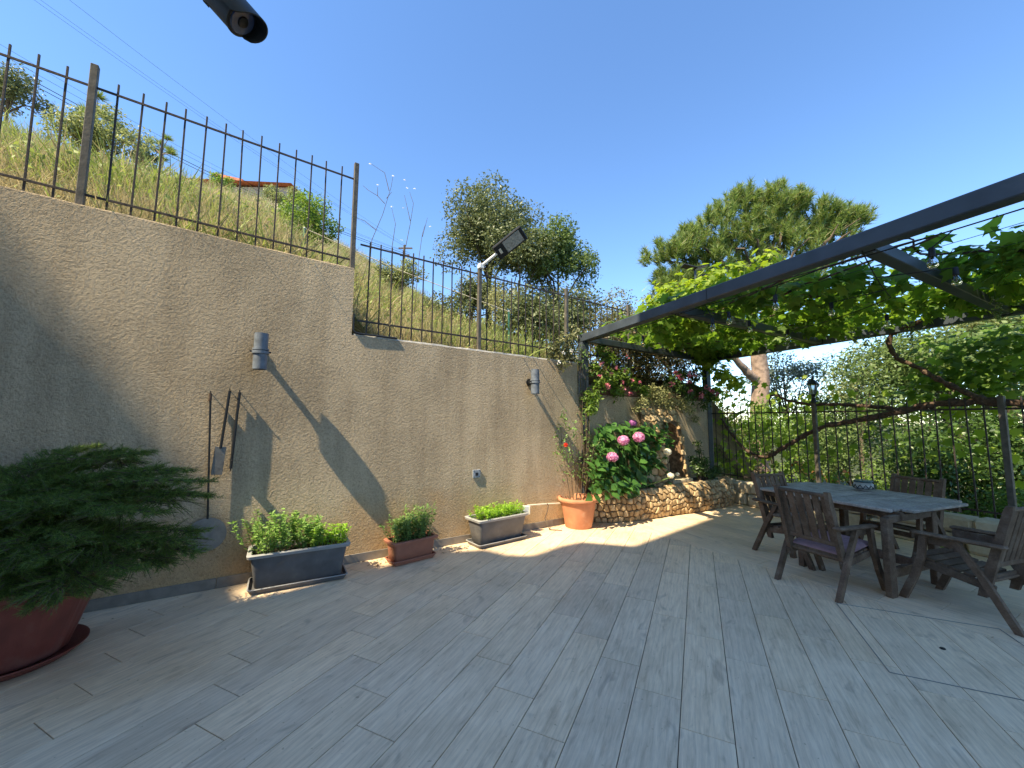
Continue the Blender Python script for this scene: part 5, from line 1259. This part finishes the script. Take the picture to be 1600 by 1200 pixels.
for k_, (px, py, zz) in enumerate(((1353,530,2.62),(1421,515,2.6),(1336,522,2.68),(1557,478,2.58),(1228,526,2.64))):
    c_ = gz(px, py, zz) if k_ != 0 else gz(px, py, zz); mb = MB()
    for j in range(34):
        f_ = random.random(); a = random.uniform(0,6.28); r_ = .045*(1-f_*.75); q = c_+V3(r_*math.cos(a), r_*math.sin(a), .08-.2*f_)
        mb.lathe([(.0,-.011),(.008,-.007),(.011,0),(.008,.007),(.0,.011)], q, 7)
    mb.tube([c_+V3(0,0,.09), c_+V3(0,0,.24)], .003, 4); mb.build('grape_bunch', GRAPE, vine, smooth=True)

# ================================================================== PLANTING BEYOND THE TERRACE FENCE
def out(px, py, d): return atY(px, py, d)
def ground_at(p): return V3(p[0], p[1], -1.3)
def tree_at(name, label, px, py_c, Yd, rpx, n, mat, leaf, cat='tree', k=16, tmpl=LEAF4, rel=.4, tr=.1, bark=None, group=None, shell=.45, base=None, twigs=7, depth=None):
    c = out(px, py_c, Yd); s = Yd/F; r = (rpx[0]*s, (depth or min(rpx[0], rpx[1])*s), rpx[1]*s)
    if base is None:
        u, nn_ = uv(c); zz_ = float(hill(u, nn_)) if nn_ < -.3 else -1.3; b = V3(c[0], c[1], max(zz_, -1.3))
    else: b = np.asarray(base, float)
    if cat != 'tree':
        top = c[2]+r[2]; rz2 = min(max(r[2], (top-b[2])/2*1.02), r[2]*1.9); n = int(n*(.5+.5*rz2/r[2])); c = V3(c[0], c[1], top-rz2); r = (r[0], r[1], rz2)
    return bush(name, label, cat, b, c, r, n, mat, leaf, tmpl, k, group, rel, tr, bark, shell, twigs)
tree_at('broadleaf_tree', 'large mid green broadleaf tree overhanging the fence end away from the stone bed', 1510, 588, 7.8, (170,125), 18000, L_MID, .085, k=38, tr=.12)
tree_at('laurel_hedge', 'dark glossy laurel bush behind the fence with a bare pale branch', 1500, 700, 7.0, (130,95), 8000, L_HEDGE, .075, 'bush', k=22, tr=.07)
tree_at('laurel_hedge', 'dense dark evergreen bush beside the last fence post', 1640, 690, 6.3, (110,130), 5000, L_HEDGE, .075, 'bush', k=16, tr=.07)
tree_at('garden_shrub', 'mid green loose shrub beyond the fence behind the table', 1345, 690, 8.8, (90,90), 8500, L_MID, .06, 'shrub', k=18, tr=.05)
tree_at('garden_shrub', 'bright leafy shrub beyond the fence between lantern post and rear pergola post', 1205, 690, 11.0, (90,85), 8500, L_BRIGHT, .075, 'shrub', k=16, tr=.05)
tree_at('garden_shrub', 'grey green shrub beyond the fence near the rear pergola post', 1135, 665, 12.0, (50,75), 3600, L_OLIVE, .075, 'shrub', k=12, tr=.05)
tree_at('garden_shrub', 'low bright shrub at the foot of the terrace fence behind the bowl', 1395, 770, 7.6, (75,50), 2600, L_BRIGHT, .055, 'shrub', k=12, tr=.04)
tree_at('garden_shrub', 'low leafy shrub at the foot of the fence behind the chair without cushion', 1560, 790, 6.0, (100,45), 2600, L_BRIGHT, .05, 'shrub', k=12, tr=.04)
tree_at('far_hedge', 'dense dark hedge far behind the lantern and the fence vine', 1290, 650, 17.0, (150,55), 11000, L_HEDGE, .12, 'hedge', k=24, tr=.08)
tree_at('far_hedge', 'broad dark green thicket behind the laurel bushes', 1440, 625, 13.0, (150,110), 14000, L_HEDGE, .1, 'hedge', k=24, tr=.08)
tree_at('pale_tree', 'pale wispy tree with open foliage beyond the lantern', 1345, 600, 13.0, (75,75), 3600, L_PALE, .085, k=22, rel=.3, tr=.08)
tree_at('blue_green_tree', 'hazy blue green tree beyond the pine trunk', 1228, 590, 17.0, (62,48), 3600, L_BLUE, .11, k=16, tr=.1)
tree_at('broadleaf_tree', 'tall pale broadleaf tree rising above the laurel bushes', 1570, 520, 9.5, (110,75), 5200, L_PALE, .09, k=18, tr=.1)
# orange blossoms beyond the fence
cen = [out(x, y, 7.6) for x, y in ((1275,742),(1300,748),(1320,742),(1255,735),(1245,725))]
spray('orange_flowers', 'orange and peach flowering plants at the foot of the terrace fence', 'flowers', out(1285,775,7.6), cen, np.full(5,.14), 420, L_BRIGHT, .06, LEAF, fmat=P_ORANGE, fsize=.055, fpos=[(c_, .13, 22) for c_ in cen], stem_n=12)

# umbrella pine
pt = thing('stone_pine', 'tall pine with a bare leaning trunk and a broad tufted crown behind the pergola', 'tree', V3(out(1180,620,13.0)[0], 13.0, -1.3)); pb = np.array(pt['_o'])
pl = [pb, out(1186,640,13), out(1190,590,13), out(1183,545,13), out(1200,500,13), out(1205,455,13)]
pbk = lambda pts, r, nm: MB().tube(resample(pts, 24)[0]+rng.normal(size=(24,3))*.012, np.interp(np.linspace(0,1,24), np.linspace(0,1,len(r)), r), 10).build(nm, PBARK, pt, smooth=True)
pbk(pl, [.34,.30,.28,.26,.22,.18], 'trunk')
pbk([out(1192,605,13), out(1172,585,12.8), out(1150,562,12.6), out(1120,530,12.6)], [.16,.13,.09,.05], 'limb')
tips = []
px_c = [(1030,390,42,30),(1060,385,35,34),(1110,345,40,38),(1140,320,36,38),(1150,370,45,36),(1190,330,40,45),(1205,305,34,32),(1230,325,36,34),(1240,380,48,36),(1280,330,38,36),(1300,365,45,34),(1330,345,34,32),(1345,330,22,22),(1100,400,40,28),(1180,400,45,28),(1280,400,40,26),(1320,385,28,20),(1035,425,30,22),(1075,360,25,25),(1130,430,50,26),(1200,435,50,26),(1260,430,50,24),(1080,430,40,26),(1170,350,40,36),(1215,360,44,36),(1265,355,40,34),(1125,375,40,32),(1310,335,30,30),(1160,300,24,24),(1245,305,24,24),(1100,455,50,24),(1160,460,50,24),(1040,440,36,24),(1220,455,45,22)]
for (x, y, rx, ry) in px_c:
    e = out(x, y+ry*.5, 13.0+random.uniform(-1.2,1.2)); m = out(1200, 452, 13); 
    MB().tube([m+rng.normal(size=3)*.1, m*.6+e*.4+V3(0,0,-.2), m*.2+e*.8+rng.normal(size=3)*.15, e], [.09,.06,.035,.015], 6).build('branch', TWIG, pt, smooth=True)
P = []; D = []
for (x, y, rx, ry) in px_c:
    c_ = out(1185+(x-1185)*.94, y+20, 13.0); rr_ = V3(rx*.9, (rx+ry)/2*1.2, ry)*13/F*.88; m = 46; d_ = unit(m); d_[:,2] = np.where(d_[:,2] < -.3, -d_[:,2], d_[:,2])
    q = c_+d_*rr_*(.35+.65*rng.random(m)**.6)[:,None]; P.append(q); D.append(d_*.6+UPV*.9+unit(m)*.3)
P, D = np.concatenate(P), np.concatenate(D); D /= np.linalg.norm(D, axis=1)[:,None]; kn = 70
PP = np.repeat(P, kn, 0)+np.repeat(D, kn, 0)*(rng.random((len(P)*kn,1))*.36-.1); DD = np.repeat(D, kn, 0)*.85+unit(len(PP))*.8
cloud_part('crown', pt, PP, unit(len(PP)), .24*(.6+.6*rng.random(len(PP))), NEEDLEW, L_PINE, DD)
print('pine needles', len(PP))

# ================================================================== TREES AND PLANTS ON THE HILL
def hill_tree(name, label, px, py_c, Yd, rpx, n, mat, leaf, cat='tree', **k): return tree_at(name, label, px, py_c, Yd, rpx, n, mat, leaf, cat, **k)
hill_tree('oak_tree', 'grey green evergreen oak standing tallest behind the lower fence', 768, 372, 11.5, (84,104), 22000, L_OAK, .085, k=54, rel=.36, tr=.12, shell=.5)
hill_tree('broadleaf_tree', 'mid green leafy tree leaning from the oak behind the solar lamp', 872, 418, 11.0, (66,84), 12000, L_MID, .08, k=40, rel=.34, tr=.08)
hill_tree('broadleaf_tree', 'grey green young oak between the tall oak and the leaning tree', 815, 415, 10.5, (64,84), 9500, L_OAK, .078, k=32, rel=.36, tr=.05)
hill_tree('oak_tree', 'low dark oak scrub behind the lower fence end', 850, 488, 8.6, (85,52), 6500, L_OAK, .08, 'shrub', k=16, tr=.06)
hill_tree('olive_shrub', 'dense olive green shrub between the fence end and the pergola beam', 945, 500, 10.0, (75,58), 8000, L_OLIVE, .065, 'shrub', k=18, tr=.07)
hill_tree('olive_shrub', 'olive green shrub with sparse twigs behind the side beam', 1015, 512, 10.3, (70,60), 6500, L_OLIVE, .06, 'shrub', k=16, tr=.06)
hill_tree('olive_shrub', 'broad brown green shrub spreading behind the jasmine hedge', 1045, 545, 10.0, (70,55), 4200, L_OLIVE, .065, 'shrub', k=18, tr=.06)
hill_tree('oak_scrub', 'grey green oak scrub at the foot of the tall oak', 735, 462, 10.8, (70,52), 6500, L_OAK, .075, 'shrub', k=20, tr=.06)
hill_tree('oak_scrub', 'dark oak scrub below the leaning leafy tree', 880, 470, 10.4, (70,55), 6500, L_OAK, .075, 'shrub', k=20, tr=.06)
hill_tree('oak_scrub', 'golden brown dry scrub under the solar lamp', 795, 470, 9.2, (45,45), 3200, L_COVER, .06, 'shrub', k=14, tr=.05)
hill_tree('hill_bush', 'rounded green bush on the dry slope behind the taller fence end', 487, 345, 11.0, (55,50), 5200, L_BRIGHT, .075, 'bush', k=16, tr=.05)
hill_tree('hill_bush', 'smaller green bush on the slope just below the fence step', 625, 425, 12.5, (50,32), 3400, L_PALE, .075, 'bush', k=14, tr=.05)
hill_tree('hill_bush', 'pale green scrub bush high on the slope at the taller fence', 140, 215, 9.3, (100,58), 6500, L_PALE, .07, 'bush', k=18, tr=.05)
hill_tree('hill_bush', 'dark green scrub tree at the top of the slope by the power lines', 12, 155, 12.0, (60,70), 5000, L_OAK, .085, 'bush', k=14, tr=.07)
hill_tree('hill_bush', 'small dark conical evergreen on the slope by the red roofed house', 228, 252, 15.0, (24,28), 1800, L_PINED, .10, 'bush', k=9, tr=.05)
hill_tree('hill_bush', 'scrubby bush hiding the end wall of the red roofed house', 440, 300, 25.0, (32,20), 2200, L_PALE, .13, 'bush', k=10, tr=.05)
hill_tree('hill_bush', 'low green bush on the ridge in front of the red roofed house', 345, 280, 24.0, (22,15), 1200, L_BRIGHT, .14, 'bush', k=8, tr=.05)
def young_pine(label, px, py, Yd, rp):
    tops = [(0,0,.3),(-.5,.25,.26),(.55,.3,.26),(.3,-.5,.24),(-.75,-.25,.22),(.9,.7,.22),(.1,.9,.24)]; c = out(px, py, Yd); u, nn_ = uv(c); b = V3(c[0], c[1], float(hill(u, nn_)))
    t = thing('young_pine', label, 'tree', b); mb = MB(); mb.tube([b-UPV*.2, (b+c)/2+V3(.1,0,0), c+UPV*rp*Yd/F*.3], [.09,.07,.03], 7); P = []; D = []
    for (x, y, r_) in tops:
        e = c+V3(x, random.uniform(-.3,.3), -y)*rp*Yd/F; mb.tube([(b+c)/2+UPV*.3, e], [.03,.012], 5)
        m = 170; d_ = unit(m); d_[:,2] = np.abs(d_[:,2])*.9; P.append(np.repeat(e[None], m, 0)+d_*.05); D.append(d_)
    mb.build('trunk', PBARK, t); P, D = np.concatenate(P), np.concatenate(D)
    cloud_part('crown', t, P, unit(len(P)), .36*rp*Yd/F*(.7+.5*rng.random(len(P))), NEEDLEW, L_PINE, D)
young_pine('spindly young pine on the slope behind the thick fence post', 148, 175, 13.0, 38)
young_pine('spindly young pine on the ridge beside the small dark evergreen', 252, 228, 16.0, 26)

# grass and weeds on the slope
def scatter_hill(n, u0, u1, m0, m1, pw_=1.6):
    u = rng.uniform(u0, u1, n); m = m0+(m1-m0)*rng.random(n)**pw_; p = A0+u[:,None]*wd-m[:,None]*wn; p[:,2] = hill(u, -m)-.02; return p, u, m
gr = []
for n, u0, u1, m0, m1, hgt, pw_ in ((46000,-2.8,6.6,.24,3.2,.42,1.0),(60000,-6,12,2.5,12,.62,1.0),(46000,-16,26,10,34,.7,1.0)):
    p, u, m = scatter_hill(n, u0, u1, m0, m1, pw_); nz = np.sin(u*1.7+m*.9)+np.sin(u*.6-m*1.3)+rng.normal(size=n)*.8
    gr.append((p, hgt*(.45+.8*rng.random(n))*(1+.22*nz), nz))
P = np.concatenate([g_[0] for g_ in gr]); Sg = np.clip(np.concatenate([g_[1] for g_ in gr]), .08, 2); nz = np.concatenate([g_[2] for g_ in gr])
green = (nz+rng.normal(size=len(nz))*1.0) > 1.4
BLADE = (np.array([(-.011,0,0),(.011,0,0),(.009,.55,.10),(-.009,.55,.10),(.002,.95,.34)]), [np.array([(0,1,2,3)]), np.array([(3,2,4)])])
for nm, msk, mt, lab in (('dry_grass', ~green, L_GRASS, 'tall straw coloured dry grass covering the slope behind the fence'), ('green_weeds', green, L_GRASSG, 'green weeds mixed through the dry grass on the slope')):
    q = P[msk]; d_ = UPV*.8+unit(len(q))*.75; d_[:,2] = np.abs(d_[:,2]); v, f, r = leafcloud(q, unit(len(q)), Sg[msk]*.85, BLADE, d_)
    o_ = link(nm, fast_mesh(nm, v, f, r), mt); stuff(o_); tag(o_, lab, 'grass')
# feathery seed heads / broad weeds for texture
p, u, m = scatter_hill(5000, -5, 9, .25, 9, 1.2); q = p+UPV*(.15+.5*rng.random(len(p)))[:,None]
v, f, r = leafcloud(q, unit(len(q))+UPV*.4, .05*(.5+rng.random(len(q))), LEAF4); o_ = link('weed_leaves', fast_mesh('weed_leaves', v, f, r), L_GRASSG); stuff(o_); tag(o_, 'small weed leaves among the dry grass on the slope', 'weeds')
# tall dry fennel stalk against the sky
def stalk(label, base_px, pts, flowers, Yd):
    b = out(*base_px, Yd); u, nn_ = uv(b); b = V3(b[0], b[1], float(hill(u, nn_))); t = thing('weed_stalk', label, 'weed', b); mb = MB()
    for line in pts:
        Q = [out(x, y, Yd) for x, y in line]; 
        if line is pts[0]: Q = [b]+Q
        mb.tube(Q, np.linspace(.007,.003,len(Q)), 5)
    mb.build('stems', TWIG, t)
    for x, y in flowers:
        c_ = out(x, y, Yd-.02); d_ = unit(30); d_[:,2] = np.abs(d_[:,2])*.4; fl = cloud_part('flower_head', t, c_+d_*.018, UPV+d_*.3, .010, PET, P_WHITE); del fl['kind']
stalk('tall dry weed stalk with tiny white flower heads against the sky behind the fence step', (575,420), [[(581,375),(598,335),(611,293),(614,276)],[(608,298),(601,270),(580,256)],[(601,318),(590,306),(575,297),(567,290)],[(590,306),(590,292)],[(588,360),(570,345),(556,340)],[(604,310),(612,300)]], [(578,256),(590,289),(614,275)], 7.5)
stalk('thin branching dry weed with white specks growing behind the lower fence', (648,430), [[(655,400),(660,365),(664,352)],[(634,385),(641,350),(646,318),(640,300)],[(641,345),(632,305)],[(612,390),(618,350),(612,325)],[(660,370),(668,340)]], [(632,281),(648,295),(636,294),(612,323),(672,354),(628,375),(630,325)], 7.8)
# green stakes with a pale guide wire on the slope
for (x, y0, y1, Yd, lab) in ((476,357,408,5.2,'green metal stake behind the taller fence end'), (795,487,548,6.6,'green metal stake behind the lower fence beside the solar lamp')):
    a_, b_ = out(x, y0, Yd), out(x-1, y1+10, Yd); u, nn_ = uv(b_); b_ = V3(a_[0]+.01, a_[1], float(hill(*uv(a_)))-.1)
    t = thing('green_stake', lab, 'stake', b_); MB().beam(b_, a_, .03, .03, .004).build('bar', GREENM, t); MB().box(a_+V3(-.018,-.018,0), a_+V3(.018,.018,.012), .003).build('cap', WHITE, t)
    if x == 476: g0 = a_
    else: g1_ = a_
t = thing('guide_wire', 'pale guide wire strung between the green stakes on the slope', 'wire', g0)
MB().tube([g0, (g0*.6+g1_*.4)-UPV*.05, g1_], .006, 6).build('wire', ROPE, t)

# red roofed house on the ridge
Yh = 33.0; a_ = out(268,280,Yh); b_ = out(436,300,Yh); w_ = (b_-a_)[0]; zt = out(345,256,Yh)[2]; ze_ = out(300,272,Yh)[2]
hh = thing('red_roofed_house', 'pale house with a low red tiled roof on the ridge behind the fence', 'house', V3(a_[0]+w_/2, Yh+3, a_[2]-4.0))
x0, x1, zb_ = a_[0]-1.2, b_[0]+1.0, a_[2]-4.2
MB().box((x0+.5,Yh+.6,zb_),(x1-.5,Yh+6,ze_-.8)).build('wall', FARW, hh)
rz_ = ze_+.55; MB().add([(x0,Yh,ze_-.25),(x1,Yh,ze_-.75),(x1,Yh+6.6,ze_-.75),(x0,Yh+6.6,ze_-.25),(x0+2.6,Yh+3.3,rz_-.3),(x1-2.6,Yh+3.3,rz_-.75)], [(0,1,5,4),(2,3,4,5),(1,2,5),(3,0,4),(3,2,1,0)]).build('roof', ROOFT, hh)
tx0 = out(316,290,Yh)[0]; tw_ = out(364,290,Yh)[0]-tx0
MB().box((tx0+.3,Yh+1.5,ze_-.8),(tx0+tw_-.3,Yh+4.5,zt-.9)).build('wall', FARW, hh)
MB().add([(tx0,Yh+1.1,zt-.35),(tx0+tw_,Yh+1.1,zt-.95),(tx0+tw_,Yh+4.9,zt-.95),(tx0,Yh+4.9,zt-.35),(tx0+.1,Yh+1.1,zt-.1),(tx0+tw_,Yh+1.1,zt-.7),(tx0+tw_,Yh+4.9,zt-.7),(tx0+.1,Yh+4.9,zt-.1)], [(3,2,1,0),(4,5,6,7),(0,1,5,4),(1,2,6,5),(2,3,7,6),(3,0,4,7)]).build('roof', ROOFT, hh)
# power pole and lines
pp = out(632,383,36.0); ub_ = uv(pp); pz = float(hill(*ub_))
t = thing('utility_pole', 'distant utility pole with a crossarm on the slope', 'utility pole', V3(pp[0],pp[1],pz))
MB().tube([V3(pp[0],pp[1],pz-.3), V3(pp[0],pp[1],pp[2])], [.14,.10], 8).build('pole', TWIG, t); MB().beam(pp+V3(-.55,0,-.3), pp+V3(.75,0,-.3), .1,.12).build('crossarm', TWIG, t); MB().beam(pp+V3(-.4,0,-1.0), pp+V3(.5,0,-1.0), .1,.12).build('crossarm', TWIG, t)
def line(label, a, b, r, sag):
    P = [a+(b-a)*s_-UPV*sag*4*s_*(1-s_) for s_ in np.linspace(0,1,24)]; o_ = MB().tube(P, r, 5).build('power_line', CABLE); tag(o_, label, 'power line', 'power lines')
for k, (x, y, x2, y2, r_, sg) in enumerate(((-60,-90,632,384,.006,.5),(-30,-60,634,386,.006,.5),(70,-30,636,384,.006,.4))):
    line('thin power line running from the sky down to the distant utility pole', out(x,y,15), out(x2,y2,36), r_, sg)
for k, (x, y, x2, y2, r_) in enumerate(((-40,75,640,398,.018),(-40,82,641,401,.016),(-40,60,642,396,.008),(-40,45,638,394,.007))):
    line('dark bundled cable low over the slope behind the taller fence', out(x,y,17), out(x2,y2,36), r_, .9)
# unseen tall tree added behind the house to cast soft shade on the wall
tc_ = W(-15.7,1.55,20.0)
bush('added_shade_tree', 'tall slender unseen tree added beside the house to shade the wall', 'tree', V3(*W(-15.9,1.4)[:2],-1.3), tc_, (1.75,.9,1.5), 16000, L_OAK, .2, LEAF4, 34, None, .42, .3, None, .1, 8)
# fallen leaves and petals on the tiles
P = []
for k in range(150):
    if k < 70: q = gz(random.gauss(700,22), random.uniform(852,866))
    elif k < 105: q = gz(random.gauss(590,10), random.uniform(872,888))
    else: q = W(random.uniform(-.5,5), .03+abs(random.gauss(0,.25)), 0)
    P.append(V3(q[0], q[1], .004))
P = np.array(P); v, f, r = leafcloud(P, UPV+unit(len(P))*.25, .022*(.5+rng.random(len(P))), LEAF4)
o_ = link('leaf_litter', fast_mesh('leaf_litter', v, f, r), leafmat('dry_litter', (.10,.06,.03), (.24,.15,.07), .1)); stuff(o_); tag(o_, 'scattered dry leaves on the floor tiles along the wall and troughs', 'leaf litter')
